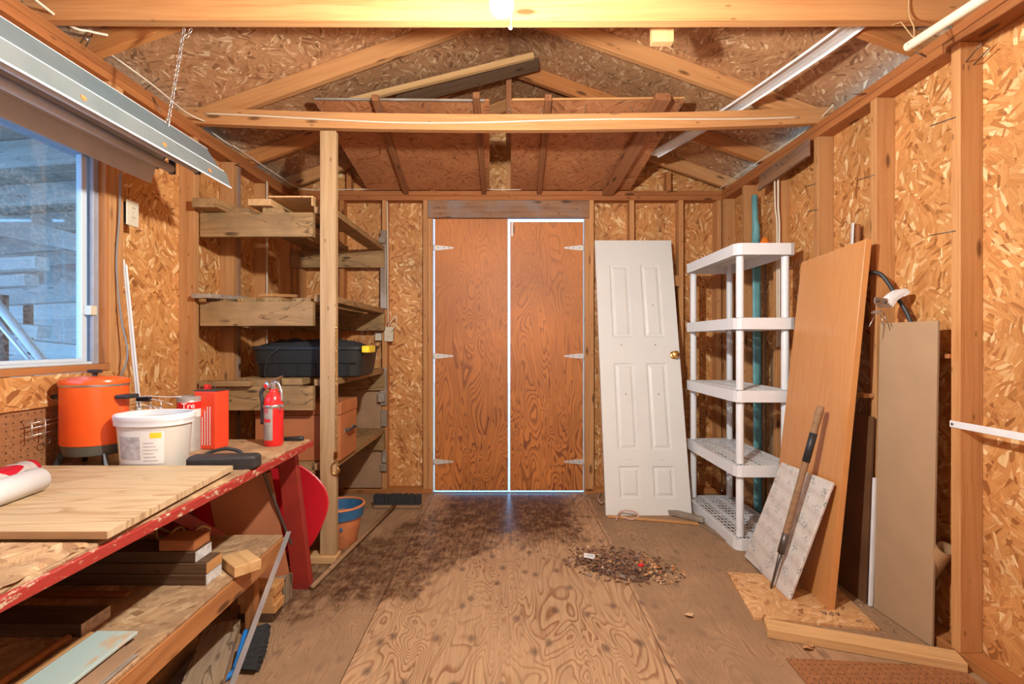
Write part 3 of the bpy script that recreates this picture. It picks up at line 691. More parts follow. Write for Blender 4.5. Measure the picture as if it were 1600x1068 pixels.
cable('electrical_cable', [(-1.80, 2.02, 2.52), (-1.76, 2.12, 2.50), (-1.72, 2.3, 2.47), (-1.735, 2.55, 2.464), (-1.70, 2.66, 2.463)], 0.004, 'white electrical cable on the left plate beside the chain')
cable('electrical_cable', [(-1.80, 2.85, 2.50), (-1.765, 3.0, 2.476), (-1.74, 3.2, 2.47), (-1.76, 3.3, 2.48)], 0.004, 'short frayed cable on the left plate past the sagging beam')
cable('electrical_cable', [(1.708, 3.055, 2.30), (1.712, 3.055, 2.1), (1.722, 3.055, 2.0), (1.724, 3.055, 1.80), (1.724, 3.055, 1.2)], 0.0045, 'thin white cable running down the right wall stud behind the plastic shelving', )
cable('electrical_cable', [(1.728, 3.05, 2.30), (1.728, 3.05, 2.1), (1.735, 3.05, 2.0), (1.735, 3.05, 1.80), (1.735, 3.05, 1.2)], 0.006, 'thicker white cable running down the right wall stud behind the plastic shelving')
cable('electrical_cable', [(-0.985, 3.85, 2.37), (-0.98, 3.852, 2.0), (-0.98, 3.852, 1.7), (-0.978, 3.852, 1.38)], 0.0045, 'white cable running down the back wall stud to the outlet')
cable('electrical_cable', [(-1.0, 3.852, 1.30), (-0.97, 3.84, 1.36), (-0.93, 3.83, 1.42), (-0.91, 3.83, 1.44), (-0.905, 3.83, 1.39), (-0.93, 3.83, 1.34), (-0.955, 3.84, 1.31)], 0.004, 'loop of cable above the back wall outlet')
cable('electrical_cable', [(-1.745, 3.43, 2.39), (-1.745, 3.43, 2.2), (-1.745, 3.43, 1.6), (-1.745, 3.43, 1.1)], 0.005, 'pale cable running down the left wall stud behind the wooden shelves')
cable('power_cord', [P(188, 270, 2.128), P(187, 330, 2.128), P(182, 400, 2.12), P(184, 450, 2.12), P(190, 500, 2.12), P(199, 545, 2.12), P(196, 570, 2.11), P(188, 588, 2.10)], 0.0038, 'grey power cord hanging beside the window', DUCT, 'cord')
# outlets
def outlet(name, M, label, two=True, parent=None):
    t = add(name, None, None, None, M, label, 'outlet')
    add('cover_plate', me_box(0.072, 0.118, 0.006, 0.002), IVORY, t, M @ T(0, 0, 0.003)); add('back_box', me_box(0.055, 0.095, 0.055), DSTEEL, t, M @ T(0, 0, -0.028))
    for s in ((-1, 1) if two else (0,)):
        r = loft('receptacle', [sell(0.016, 0.014, 0, 3, 20), sell(0.015, 0.013, 0.002, 3, 20)], IVORY, t, M @ T(0, 0.022*s, 0.006))
        for k in (-1, 1): add('slot', me_box(0.002, 0.008, 0.001), INKD, r, M @ T(0.006*k, 0.022*s+0.002, 0.0086))
    add('screw', lathe_me(0.003, 0.001), STEEL, t, M @ T(0, 0, 0.006))
    return t
RX = lambda x, y, z: T(x, y, z) @ Matrix(((0, 0, 1, 0), (1, 0, 0, 0), (0, 1, 0, 0), (0, 0, 0, 1)))     # faces +X
RYm = lambda x, y, z: T(x, y, z) @ Euler((math.radians(90), 0, 0)).to_matrix().to_4x4()                  # faces -Y
outlet('wall_outlet', RX(-1.762, 2.222, 1.83), 'ivory double outlet on the left wall beside the window')
outlet('wall_outlet', RYm(-0.972, 3.853, 1.293), 'white double outlet on the back wall right of the wooden shelves')
t = add('switch_plate', None, None, None, RYm(-1.065, 3.905, 1.275), 'small blank ivory plate left of the back wall outlet', 'switch plate')
add('cover_plate', me_box(0.066, 0.066, 0.006, 0.002), IVORY, t, WM[t] @ T(0, 0, 0.003)); add('toggle', me_box(0.008, 0.008, 0.006, 0.001), IVORY, t, WM[t] @ T(0, 0, 0.008))

# light bulb
t = thing('hanging_light_bulb', 'bare glowing light bulb hanging at the top centre', 'light bulb', (-0.017, 1.15, 2.018))
loft('bulb', [ell(r, r, z, 24) for r, z in ((0.0005, 0), (0.012, 0.002), (0.021, 0.008), (0.027, 0.018), (0.0285, 0.028), (0.026, 0.040), (0.019, 0.055), (0.013, 0.068), (0.012, 0.075))], GLOW, t, T(-0.017, 1.15, 2.018))
lathe('socket', [(0.014, 0.075), (0.018, 0.08), (0.019, 0.12), (0.012, 0.135), (0.004, 0.14)], BLACK, t, T(-0.017, 1.15, 2.018))
tube('hanging_cord', [(-0.017, 1.15, 2.155), (-0.017, 1.15, 2.3), (-0.017, 1.039, 2.47)], 0.003, BLACK, t, 6)
tube('pull_chain', [(0.003, 1.16, 2.12), (0.006, 1.165, 2.05), (0.005, 1.165, 1.998)], 0.0006, STEEL, t, 5)
c0 = P(797.5, 44, 1.165); tube('pull_ring', [c0+Vector((0.0035*math.cos(a), 0, 0.0035*math.sin(a))) for a in [k*math.pi/6 for k in range(12)]], 0.0006, STEEL, t, 5, closed=True)

# fluorescent fixture
t = thing('fluorescent_shop_light', 'unlit grey metal fluorescent shop light hanging by the window', 'light fixture', (-1.42, 1.5, 2.09))
prof = [(-1.262, 1.93), (-1.283, 1.996), (-1.342, 2.087), (-1.50, 2.087), (-1.561, 1.996), (-1.582, 1.93)]
def sheetmetal(name, pr, y0, y1, th, mat, parent):
    bm = bmesh.new(); n = len(pr); cx = -1.42
    def off(i):
        x, z = pr[i]; d = Vector((x-cx, (z-1.97)*1.2)).normalized()*th; return (x-d.x, z-d.y)
    out = [[bm.verts.new((x, y, z)) for x, z in pr] for y in (y0, y1)]; inn = [[bm.verts.new((*((off(i)[0], y, off(i)[1])),)) for i in range(n)] for y in (y0, y1)]
    for i in range(n-1):
        bm.faces.new((out[0][i], out[0][i+1], out[1][i+1], out[1][i])); bm.faces.new((inn[0][i], inn[1][i], inn[1][i+1], inn[0][i+1]))
        bm.faces.new((out[1][i], out[1][i+1], inn[1][i+1], inn[1][i])); bm.faces.new((out[0][i], inn[0][i], inn[0][i+1], out[0][i+1]))
    for i in (0, n-1): bm.faces.new((out[0][i], out[1][i], inn[1][i], inn[0][i]))
    return add(name, finish(bm, name), mat, parent)
sheetmetal('reflector_top', prof[1:5], 0.895, 2.115, 0.0016, FIXP, t)
sheetmetal('reflector_flange', prof[0:2], 0.895, 2.16, 0.0016, FIXS, t)
sheetmetal('reflector_flange', prof[4:6], 0.895, 2.10, 0.0016, FIXW, t)
sheetmetal('reflector_liner', [(-1.345, 2.083), (-1.497, 2.083), (-1.5585, 1.996)], 0.90, 2.10, 0.001, FIXW, t)
plank('flange_lip', (-1.2605, 0.895, 1.929), (-1.2605, 2.16, 1.929), 0.006, 0.004, VINYL, t, bev=0.0005); plank('flange_lip', (-1.283, 0.895, 1.998), (-1.283, 2.14, 1.998), 0.003, 0.004, VINYL, t, bev=0.0005)
plank('flange_lip', (-1.341, 0.895, 2.088), (-1.341, 2.115, 2.088), 0.003, 0.004, ZINC, t, bev=0.0005)
for yy_ in (1.42, 1.755, 2.02):
    Mr = T(-1.2695, yy_, 1.958) @ frame((0, 1, 0), (-0.021, 0, 0.066))
    loft('rust_spot', [ell(0.010, 0.0085, -0.0012, 14), ell(0.010, 0.0085, 0.0012, 14)], plain('rust', (0.50, 0.19, 0.05), 0.8, var=0.3, scale=150), t, Mr)
box('ballast_channel', -1.46, -1.38, 0.93, 2.08, 2.035, 2.083, DSTEEL, t)
for x in (-1.475, -1.365):
    tb = tube('lamp_tube', [(x, 0.93, 1.985), (x, 2.075, 1.985)], 0.0185, TUBEM, t, 16)
    box('lamp_socket', x-0.012, x+0.012, 2.077, 2.092, 1.965, 2.07, BLACK, t)
def chain(name, a, b, mat, parent, link=0.022, r=0.0018, w=0.006, **kw):
    a = Vector(a); b = Vector(b); L = (b-a).length; n = max(2, int(L/(link*0.78))); bm = bmesh.new()
    d = (b-a).normalized(); s = d.cross(Vector((0, 1, 0))).normalized(); u = d.cross(s)
    for i in range(n):
        c = a.lerp(b, (i+0.5)/n); q = s if i % 2 else u
        pts = [c+d*(link/2)*math.cos(k*math.pi/4)+q*w*math.sin(k*math.pi/4) for k in range(8)]
        bm_tube(bm, pts, r, 5, closed=True)
    return add(name, finish(bm, name, True), mat, parent, **kw)
chain('hanging_chain', P(288, 44, 1.86), P(263, 190, 1.86), STEEL, t)
chain('hanging_chain', P(300, 44, 1.86)+Vector((0, 0.0, 0)), P(290, 60, 1.86), STEEL, t)
chain('hanging_chain', (-1.33, 1.05, 2.46), (-1.34, 1.05, 2.09), STEEL, t)
tube('chain_hook', spline([P(258, 192, 1.86), P(261, 184, 1.86), P(265, 188, 1.86), P(263, 198, 1.86)]), 0.002, STEEL, t, 6)

# ------------------------------------------------------------------ wooden shelving unit
su = thing('wooden_shelving_unit', 'rough built-in wooden shelving unit with four levels on the left', 'shelving', (-1.4, 2.66, 0))
YA = 2.70
box('post', -1.057, -0.968, 2.66, 2.698, ST+0.001, 2.412, POSTW, su)
box('base_plate', -1.30, -0.958, 2.635, 2.722, 0.0, ST, PINE, su)
LV = [1.966, 1.459, 0.979, 0.496]
for i, z in enumerate(LV):
    box('front_rail', -1.755, -1.113, YA, YA+ST, z-0.138, z, SHELFW, su)
    box('back_rail', -1.755, -1.00, 3.82, 3.858, z-0.138, z, SHELFW, su)
    box('side_rail', XL+0.002, XL+0.04, YA+ST+0.002, 3.818, z-0.138, z-0.002, SHELFW, su) if i > 0 else None
    y1 = 3.855
    box('shelf_plank', -1.115, -1.005, 2.72, y1, z+0.0005, z+ST, SHELFW, su)
    if i == 0:
        for x0, x1 in ((-1.42, -1.30), (-1.62, -1.50)): box('shelf_plank', x0, x1, 2.74, y1, z+0.0005, z+ST, SHELFW, su)
    elif i == 1:
        for x0, x1, ya in ((-1.745, -1.64, 2.74), (-1.60, -1.49, 2.80), (-1.44, -1.33, 2.78), (-1.29, -1.18, 2.82)): box('shelf_plank', x0, x1, ya, y1, z+0.0005, z+ST-0.006, SHELFW, su)
    elif i == 2:
        for x0, x1, ya in ((-1.60, -1.48, 2.80), (-1.47, -1.34, 2.70), (-1.32, -1.20, 2.76)): box('shelf_plank', x0, x1, ya, y1, z+0.0005, z+ST, SHELFW, su)
    else:
        for x0, x1 in ((-1.74, -1.60), (-1.58, -1.44), (-1.42, -1.28), (-1.26, -1.13)): box('shelf_plank', x0, x1, 2.72, y1, z+0.0005, z+ST, SHELFW, su)
# weathered cleats on the back stud
for x0, x1, ya, yb_, z0, z1 in ((-1.035, -0.985, 3.83, 3.858, 1.50, 2.13), (-1.045, -0.99, 3.80, 3.828, 2.02, 2.07), (-1.035, -0.985, 3.83, 3.858, 0.72, 1.02), (-1.05, -0.995, 3.80, 3.829, 0.75, 0.82),
                          (-1.03, -0.985, 3.83, 3.858, 0.55, 0.68), (-1.035, -0.985, 3.825, 3.858, 0.19, 0.25), (-1.02, -0.99, 3.83, 3.858, 0.26, 0.36)):
    box('cleat', x0, x1, ya, yb_, z0, z1, GREYW, su)
box('upright', -1.125, -1.085, 3.35, 3.39, 0.536, 1.83, DARKW, su) if False else None
# loose boards on the shelves
box('short_board', -1.735, -1.60, 2.60, 3.15, 1.967, 2.018, SHELFW, label='short board on the top shelf, leftmost, sticking out past the front rail', cat='board')
box('short_board', -1.482, -1.352, 2.70, 3.0, 2.005, 2.043, PINE, label='orange pine offcut on the top shelf between the left board and the tray', cat='board')
bpy.data.objects['short_board.001'].matrix_basis = T(0, 0, 0) @ bpy.data.objects['short_board.001'].matrix_basis
t = thing('shallow_tray', 'shallow upside-down wooden tray on the top shelf beside the post', 'tray', (-1.24, 2.9, 2.005))
box('tray_panel', -1.37, -1.115, 2.705, 3.35, 2.052, 2.062, PINE, t); box('tray_side', -1.125, -1.115, 2.705, 3.35, 2.005, 2.0515, PINE, t); box('tray_side', -1.37, -1.36, 2.72, 3.35, 2.005, 2.0515, SHELFW, t); box('tray_side', -1.3595, -1.1255, 3.34, 3.35, 2.005, 2.0515, SHELFW, t)
plank('split_board', P(299, 462, 2.62)+Vector((0.05, 0, 0)), P(372, 466, 2.95), 0.024, 0.11, GREYW, label='weathered board on the second shelf at left, sticking out in front', cat='board')
plank('thin_offcut', P(414, 464, 2.9)+Vector((0, 0, 0.012)), P(456, 465, 3.2)+Vector((0, 0, 0.012)), 0.02, 0.09, PINE2, label='thin orange offcut on the second shelf at the middle', cat='board')
box('short_board', -1.735, -1.45, 2.66, 2.69+0.06, 1.0, 1.03, SHELFW, label='short board lying on the third shelf left of the black tote', cat='board')
for o in [bpy.data.objects['short_board.002']]:
    o.matrix_basis = T(0, 0, -0.0195) @ o.matrix_basis
# tote
tz = 1.018
tt = thing('storage_tote', 'charcoal plastic storage tote on the third wooden shelf', 'storage tote', (-1.21, 3.03, tz))
M0 = T(-1.21, 3.03, tz)
loft('tub', [sell(.30, .17, .0, 8), sell(.31, .18, .008, 8), sell(.335, .20, .165, 8), sell(.345, .21, .167, 8), sell(.345, .21, .185, 8), sell(.33, .195, .186, 8), sell(.325, .192, .165, 8), sell(.30, .172, .01, 8)], TOTE, tt, M0, cap0=True, cap1=True)
for k in range(6):
    x = -0.25+k*0.10
    plank('rib', M0 @ Vector((x, -0.181, 0.010)), M0 @ Vector((x, -0.192, 0.085)), 0.012, 0.012, TOTE, tt, side=(1, 0, 0)); 
plank('rib_band', M0 @ Vector((-0.30, -0.192, 0.090)), M0 @ Vector((0.30, -0.192, 0.090)), 0.008, 0.014, TOTE, tt)
loft('latch_handle', [sell(.022, .07, .0, 6, 20), sell(.025, .075, .004, 6, 20), sell(.025, .075, .038, 6, 20), sell(.02, .065, .042, 6, 20)], YEL, tt, M0 @ T(0.352, -0.12, 0.148))
def cloth(name, cx, cy, z, a, b, hgt, mat, seed, **kw):
    rnd = random.Random(seed); bm = bmesh.new(); nx, ny = 26, 14; V = {}
    from mathutils import noise as mn
    for i in range(nx+1):
        for j in range(ny+1):
            u = i/nx*2-1; v = j/ny*2-1
            e = max(0, 1-(abs(u)**3+abs(v)**3)); n = mn.noise(Vector((u*4+seed, v*3, 0)))*0.5+mn.noise(Vector((u*9, v*8+seed, 1)))*0.25
            V[i, j] = bm.verts.new((cx+u*a*(1+0.08*n), cy+v*b*(1+0.1*n), z+max(0.001, hgt*(0.35+0.9*n+0.35*e)*min(1, e*3))))
    for i in range(nx):
        for j in range(ny): bm.faces.new((V[i, j], V[i+1, j], V[i+1, j+1], V[i, j+1]))
    ext = bmesh.ops.extrude_face_region(bm, geom=list(bm.faces)); 
    for g in ext['geom']:
        if isinstance(g, bmesh.types.BMVert): g.co.z -= 0.004
    return add(name, finish(bm, name, True), mat, None, None, **kw)
cloth('black_cloth', -1.23, 3.03, tz+0.187, 0.31, 0.17, 0.048, BLKCLOTH, 5, label='crumpled black plastic sheet heaped on top of the storage tote', cat='cloth')
tube('cloth_strap', spline([P(438, 541, 2.80), P(430, 548, 2.79), P(419, 560, 2.79), P(414, 575, 2.80), P(415, 588, 2.81)]), 0.004, BLACK, None, 6, label='black strap trailing down the front of the storage tote', cat='strap')
# case on bottom shelf
t = thing('wooden_case', 'orange brown wooden case with a black side handle on the lowest shelf', 'case', (-1.23, 2.93, 0.535))
box('body', -1.485, -0.985, 2.78, 3.08, 0.535, 0.80, BOXBR, t, 0.004); box('lid', -1.488, -0.982, 2.777, 3.083, 0.803, 0.875, BOXBR, t, 0.004)
tube('handle', spline([(-0.985, 2.86, 0.70), (-0.96, 2.87, 0.70), (-0.955, 2.93, 0.705), (-0.96, 2.99, 0.70), (-0.985, 3.0, 0.70)]), 0.008, BLACK, t)
for y in (2.86, 3.0): add('handle_mount', me_box(0.006, 0.03, 0.03, 0.002), STEEL, t, T(-0.982, y, 0.70))
# brass chain on the post
t = thing('hanging_chain', 'brass chain with a hook hanging down the wooden shelf post', 'chain', (-0.96, 2.655, 1.2))
chain('chain', (-0.962, 2.652, 1.32), (-0.962, 2.652, 0.565), BRASS, t, 0.02, 0.0016, 0.005)
tube('hook', spline([(-0.962, 2.652, 0.565), (-0.985, 2.652, 0.545), (-0.985, 2.652, 0.505), (-0.96, 2.652, 0.49), (-0.945, 2.652, 0.515), (-0.955, 2.652, 0.53)]), 0.004, BRASS, t)
add('clip', me_box(0.022, 0.01, 0.04, 0.003), BRASS, t, T(-0.963, 2.65, 0.60))

# pot
px, py_ = -1.02, 2.90
t = thing('terracotta_pot', 'terracotta plant pot with a blue glazed rim on the floor by the shelf post', 'plant pot', (px, py_, 0))
loft('pot_body', [ell(r, r, z, 40) for r, z in ((0.085, 0), (0.088, 0.004), (0.118, 0.175), (0.110, 0.175), (0.108, 0.16), (0.08, 0.02))], TERRA, t, T(px, py_, 0))
loft('glazed_rim', [ell(r, r, z, 40) for r, z in ((0.120, 0.172), (0.128, 0.176), (0.136, 0.235), (0.133, 0.2352), (0.122, 0.2345), (0.112, 0.177))], BLUEG, t, T(px, py_, 0), cap0=False, cap1=False)
loft('rim_edge', [ell(r, r, z, 40) for r, z in ((0.136, 0.2355), (0.140, 0.240), (0.136, 0.247), (0.126, 0.247), (0.124, 0.240), (0.126, 0.2355))], TERRA, t, T(px, py_, 0), cap0=False, cap1=False)
loft('inner_glaze', [ell(r, r, z, 40) for r, z in ((0.1235, 0.234), (0.1105, 0.17), (0.0835, 0.024), (0.08, 0.022))], BLUEG, t, T(px, py_, 0.001), cap0=False, cap1=True)
for k in range(3):
    a = math.radians(-100+k*14); zc = 0.125+0.008*(k % 2)
    for j in range(5):
        b_a = j*2*math.pi/5; rr = 0.1115; p = Vector((px+rr*math.cos(a+0.05*math.cos(b_a)), py_+rr*math.sin(a+0.05*math.cos(b_a)), zc+0.008*math.sin(b_a)))
        loft('painted_petal', [ell(0.006, 0.005, 0, 8), ell(0.005, 0.004, 0.002, 8)], BLUEG, t, T(p) @ frame((-math.sin(a), math.cos(a), 0), (0, 0, 1)))
# push broom
t = thing('push_broom', 'push broom lying on the floor, dark bristles up, handle towards the bench', 'broom', (-0.84, 3.55, 0))
box('broom_head', -1.00, -0.645, 3.50, 3.56, 0.002, 0.028, HANDLEW, t, 0.004)
bm = bmesh.new()
for i in range(34):
    for j in range(4):
        x = -0.995+i*0.0103; y = 3.508+j*0.0145; jx = random.uniform(-.006, .006); jy = random.uniform(-.006, .006)
        bm_tube(bm, [(x, y, 0.028), (x+jx, y+jy, 0.098+random.uniform(-.006, .004))], [0.0045, 0.0062], 5)
add('bristles', finish(bm, 'bristles'), BRISTLE, t)
tube('handle', [(-0.835, 3.53, 0.03), G(487, 917, 0.014)], 0.0125, HANDLEW, t, 12)

# ------------------------------------------------------------------ workbench
bench = thing('workbench', 'long workbench with a chipped red front edge and red legs along the left wall', 'workbench', (-1.35, 1.3, 0))
XB, BZ, YE = -0.967, 0.75, 2.346
def rough_slab(name, x0, x1, y0, y1, z0, z1, mat, parent, amp=0.004, n=40, seed=1):
    rnd = random.Random(seed); bm = bmesh.new(); R = []
    for i in range(n+1):
        y = y0+(y1-y0)*i/n; xr = x1+rnd.uniform(-amp, amp)
        R.append([bm.verts.new((x0, y, z0)), bm.verts.new((x1, y, z0)), bm.verts.new((xr, y, z1-0.002)), bm.verts.new((xr-0.004, y, z1)), bm.verts.new((x0, y, z1))])
    for i in range(n):
        for k in range(5): bm.faces.new((R[i][k], R[i][(k+1)%5], R[i+1][(k+1)%5], R[i+1][k]))
    bm.faces.new(R[0][::-1]); bm.faces.new(R[-1])
    return add(name, finish(bm, name), mat, parent)
rough_slab('bench_top', XL+0.004, XB-0.012, 0.30, YE, BZ-0.012, BZ, OSBB, bench, 0.004, 60)
box('bench_subtop', XL+0.004, XB-0.012, 0.30, YE-0.002, BZ-0.030, BZ-0.0125, REDW, bench)
box('edge_strip', XB-0.011, XB+0.004, 0.30, YE+0.002, BZ-0.034, BZ-0.006, CHIP, bench)
rough_slab('bench_overlay', XL+0.1, XB-0.02, 0.30, 1.12, BZ+0.0005, BZ+0.008, OSBB, bench, 0.014, 50, 5)
plank('leg', (-1.030, 2.385, 0.0), (-1.075, 2.30, 0.717), 0.089, 0.038, REDP, bench, side=(1, 0, 0))
plank('leg', (-1.70, 2.385, 0.0), (-1.66, 2.30, 0.717), 0.089, 0.038, REDP, bench, side=(1, 0, 0))
plank('leg', (-1.030, 0.5, 0.0), (-1.075, 0.55, 0.717), 0.089, 0.038, REDP, bench, side=(1, 0, 0))
plank('cross_rail', (-1.09, 2.40, 0.14), (-1.66, 2.40, 0.14), 0.07, 0.03, REDP, bench)
plank('brace', P(262, 798, 1.93), P(352, 845, 2.17), 0.05, 0.025, REDP, bench)
plank('brace', P(412, 738, 2.20), P(455, 850, 2.30), 0.012, 0.012, DSTEEL, bench)
box('apron_rail', XL+0.02, -1.08, 2.26, 2.298, 0.63, 0.715, REDP, bench)
# lower shelf of the bench
ls = box('lower_shelf', -1.62, -0.985, 0.55, 2.075, 0.378, 0.39, OSBB, bench)
box('lower_shelf_rim', -1.022, -0.981, 0.55, 2.08, 0.305, 0.3775, RIMW, bench); box('lower_shelf_rim', -1.62, -1.023, 2.04, 2.078, 0.305, 0.3775, RIMW, bench)
box('lower_shelf_rim', -1.62, -1.58, 0.55, 2.039, 0.305, 0.3775, RIMW, bench)
for y in (0.9, 1.6): box('shelf_bearer', -1.579, -1.0225, y, y+0.04, 0.30, 0.3775, RIMW, bench)
box('shelf_leg', -1.62, -1.58, 2.04, 2.078, 0.0, 0.304, RIMW, bench); box('shelf_leg', -1.10, -1.06, 1.98, 2.02, 0.0, 0.304, RIMW, bench); box('shelf_leg', -1.10, -1.06, 0.7, 0.74, 0, 0.304, RIMW, bench)

# things on the bench
quad_panel('plywood_board', [Vector((-1.66, 1.13, BZ+0.0095)), Vector((-1.66, 1.745, BZ+0.0095)), Vector((-1.01, 1.745, BZ+0.0095)), Vector((-0.945-0.06, 1.13, BZ+0.0095))][::-1], 0.019, PALEPLY,
           label='pale plywood board lying flat on the workbench', cat='board') if False else None
bm = bmesh.new()
pts = [(-1.70, 1.135), (-1.012, 1.135), (-1.012, 1.742), (-1.70, 1.742)]
o = prism('plywood_board', [(0, 0), (0.752, 0.0), (0.700, 0.607), (0, 0.607)], 0.019, PALEPLY, None, T(-1.71, 1.135, BZ+0.009), 0.0008, label='pale plywood board lying flat on the workbench', cat='board')
# orange cooker
cx, cy = -1.615, 1.855
t = thing('enamel_roaster', 'tall orange oval electric roaster with a lid on the workbench', 'roaster', (cx, cy, BZ))
R = lambda a, b, z: ell(a*.84, b*.88, z*.95, 48)
loft('enamel_body', [R(.132, .105, .095), R(.134, .107, .10), R(.134, .107, .325), R(.134, .107, .327)], ORG, t, T(cx, cy, BZ))
loft('base_shell', [R(.118, .092, .052), R(.122, .096, .055), R(.130, .103, .0945), R(.130, .103, .095)], plain('dark_grey_base', (0.085, 0.08, 0.065), 0.4), t, T(cx, cy, BZ))
lid = loft('lid', [R(.137, .110, .336), R(.138, .111, .345), R(.133, .106, .354), R(.10, .075, .362), R(.04, .03, .366)], ORG, t, T(cx, cy, BZ))
loft('lid_band', [R(.1345, .1075, .327), R(.1365, .1095, .330), R(.1365, .1095, .3355)], STEEL, t, T(cx, cy, BZ))
loft('lid_knob', [ell(.008, .008, 0.3477, 16), ell(.008, .008, 0.3572, 16), ell(.026, .018, 0.3610, 16), ell(.028, .02, 0.3686, 16), ell(.022, .016, 0.3724, 16)], BLACK, lid, T(cx, cy, BZ))
for s in (-1, 1):
    add('side_handle', me_box(0.052, 0.06, 0.016, 0.005, 2), BLACK, t, T(cx+s*0.134, cy-0.01, BZ+0.270))
    for q in (-1, 1): plank('foot', (cx+s*0.080, cy+q*0.05, BZ+0.056), (cx+s*0.096, cy+q*0.062, BZ+0.0), 0.022, 0.016, BLACK, t)
# bucket (oval, white)
bx, by = -1.368, 1.84
t = thing('plastic_tub', 'white oval plastic tub with a torn label on the workbench', 'tub', (bx, by, BZ))
Rb = lambda s, z, e=2.6: sell(.122*s, .092*s, z, e, 48)
loft('tub_body', [Rb(.88, 0), Rb(.90, .006), Rb(1.0, .185), Rb(.975, .186), Rb(.87, .012)], plain('cloudy_plastic', (0.62, 0.58, 0.51), 0.35, var=0.02), t, T(bx, by, BZ))
loft('tub_rim', [Rb(1.0, .166), Rb(1.06, .168), Rb(1.07, .185), Rb(1.09, .188), Rb(1.09, .203), Rb(1.05, .208), Rb(.985, .206), Rb(.975, .166)], PLASW, t, T(bx, by, BZ), cap0=False, cap1=False)
def wraplabel(name, u0, u1, z0, z1, mat, off, parent, n=10):
    bm = bmesh.new(); V = []
    for i in range(n+1):
        th = u0+(u1-u0)*i/n; row = []
        for z in (z0, z1):
            s = .90+.10*(z/.185); e = 2.6; c_, s_ = math.cos(th), math.sin(th)
            x = .122*s*math.copysign(abs(c_)**(2/e), c_); y = .092*s*math.copysign(abs(s_)**(2/e), s_); k = 1+off/math.hypot(x, y)
            row.append(bm.verts.new((x*k, y*k, z)))
        V.append(row)
    for i in range(n): bm.faces.new((V[i][0], V[i+1][0], V[i+1][1], V[i][1]))
    return add(name, finish(bm, name, True), mat, parent, T(bx, by, BZ))
D = math.radians
lb = wraplabel('tub_label', D(232), D(312), .028, .150, LABELM, .001, t)
wraplabel('label_edge', D(229), D(232), .028, .148, YEL, .001, t)
wraplabel('label_photo', D(238), D(272), .045, .130, LABELG, .0016, lb); wraplabel('label_panel', D(286), D(306), .125, .145, YEL, .0016, lb)
for k in range(6): wraplabel('label_print', D(276), D(300-(k % 3)*4), .040+k*.013, .043+k*.013, LABELG, .0016, lb)
# grey canister with red band
kx, ky = P(296, 660, 2.12).x, 2.12
t = thing('grey_canister', 'grey cylindrical canister with a red band behind the white tub', 'canister', (kx, ky, BZ))
kr = 0.0475
loft('canister_body', [ell(r, r, z, 32) for r, z in ((kr, 0), (kr+.001, .003), (kr, .006), (kr, .232), (kr-.002, .235))], GREYTIN, t, T(kx, ky, BZ))
loft('canister_lid', [ell(r, r, z, 32) for r, z in ((kr+.0015, .224), (kr+.0015, .236), (kr-.006, .240), (kr-.01, .238))], GREYTIN, t, T(kx, ky, BZ))
loft('red_band', [ell(kr+.001, kr+.001, .185, 32), ell(kr+.001, kr+.001, .216, 32)], REDX, t, T(kx, ky, BZ), cap0=False, cap1=False)
loft('white_band', [ell(kr+.001, kr+.001, .15, 32), ell(kr+.001, kr+.001, .1845, 32)], LABELM, t, T(kx, ky, BZ), cap0=False, cap1=False)
text('printed_word', 'Tre', 0.034, T(kx+0.024, ky-kr+0.003, BZ+0.20) @ Euler((D(90), 0, D(30))).to_matrix().to_4x4(), INKW, t)
for k in range(3): add('printed_line', me_box(0.028-0.006*k, 0.001, 0.003), INKD, t, T(kx+0.026, ky-kr+0.005, BZ+0.178-k*0.008) @ Euler((0, 0, D(30))).to_matrix().to_4x4())
# red tin can
rx0, rx1, ry = -1.385, -1.285, 2.13
t = thing('solvent_tin', 'tall rectangular orange red solvent tin with a wire handle on the workbench', 'tin', (-1.33, 2.16, BZ))
Mt = T(-1.352, 2.165, BZ) @ Euler((0, 0, D(-7))).to_matrix().to_4x4()
add('tin_body', me_box(0.108, 0.085, 0.262, 0.006, 2), REDC, t, Mt @ T(0, 0, 0.131))
add('tin_side_label', me_box(0.001, 0.08, 0.11, 0), GREYTIN, t, Mt @ T(-0.0545, 0, 0.195))
add('tin_rim', me_box(0.114, 0.087, 0.006, 0.002), DSTEEL, t, Mt @ T(0, 0, 0.262))
lathe('cap', [(0.014, 0), (0.015, 0.004), (0.014, 0.018), (0.011, 0.02)], REDX, t, Mt @ T(-0.035, 0.015, 0.265), 16)
tube('wire_handle', [Mt @ Vector((0.0+0.018*math.cos(a), 0, 0.268+0.022*abs(math.sin(a)))) for a in [k*math.pi/8 for k in range(9)]], 0.0016, DSTEEL, t, 6)
for k in range(4):
    L = (0.12, 0.155, 0.17, 0.17)[k]
    for q in range(int(L/0.009)):
        w = random.uniform(0.004, 0.0075)
    pl = bmesh.new(); z = 0.02
    while z < 0.02+L:
        dz = random.uniform(0.004, 0.009); bm_box(pl, -0.0022, 0.0022, -0.0003, 0.0003, z, z+dz*0.8); z += dz
    add('printed_column', finish(pl, 'p'), INKW, t, Mt @ T(-0.012+k*0.0125, -0.0431, 0))
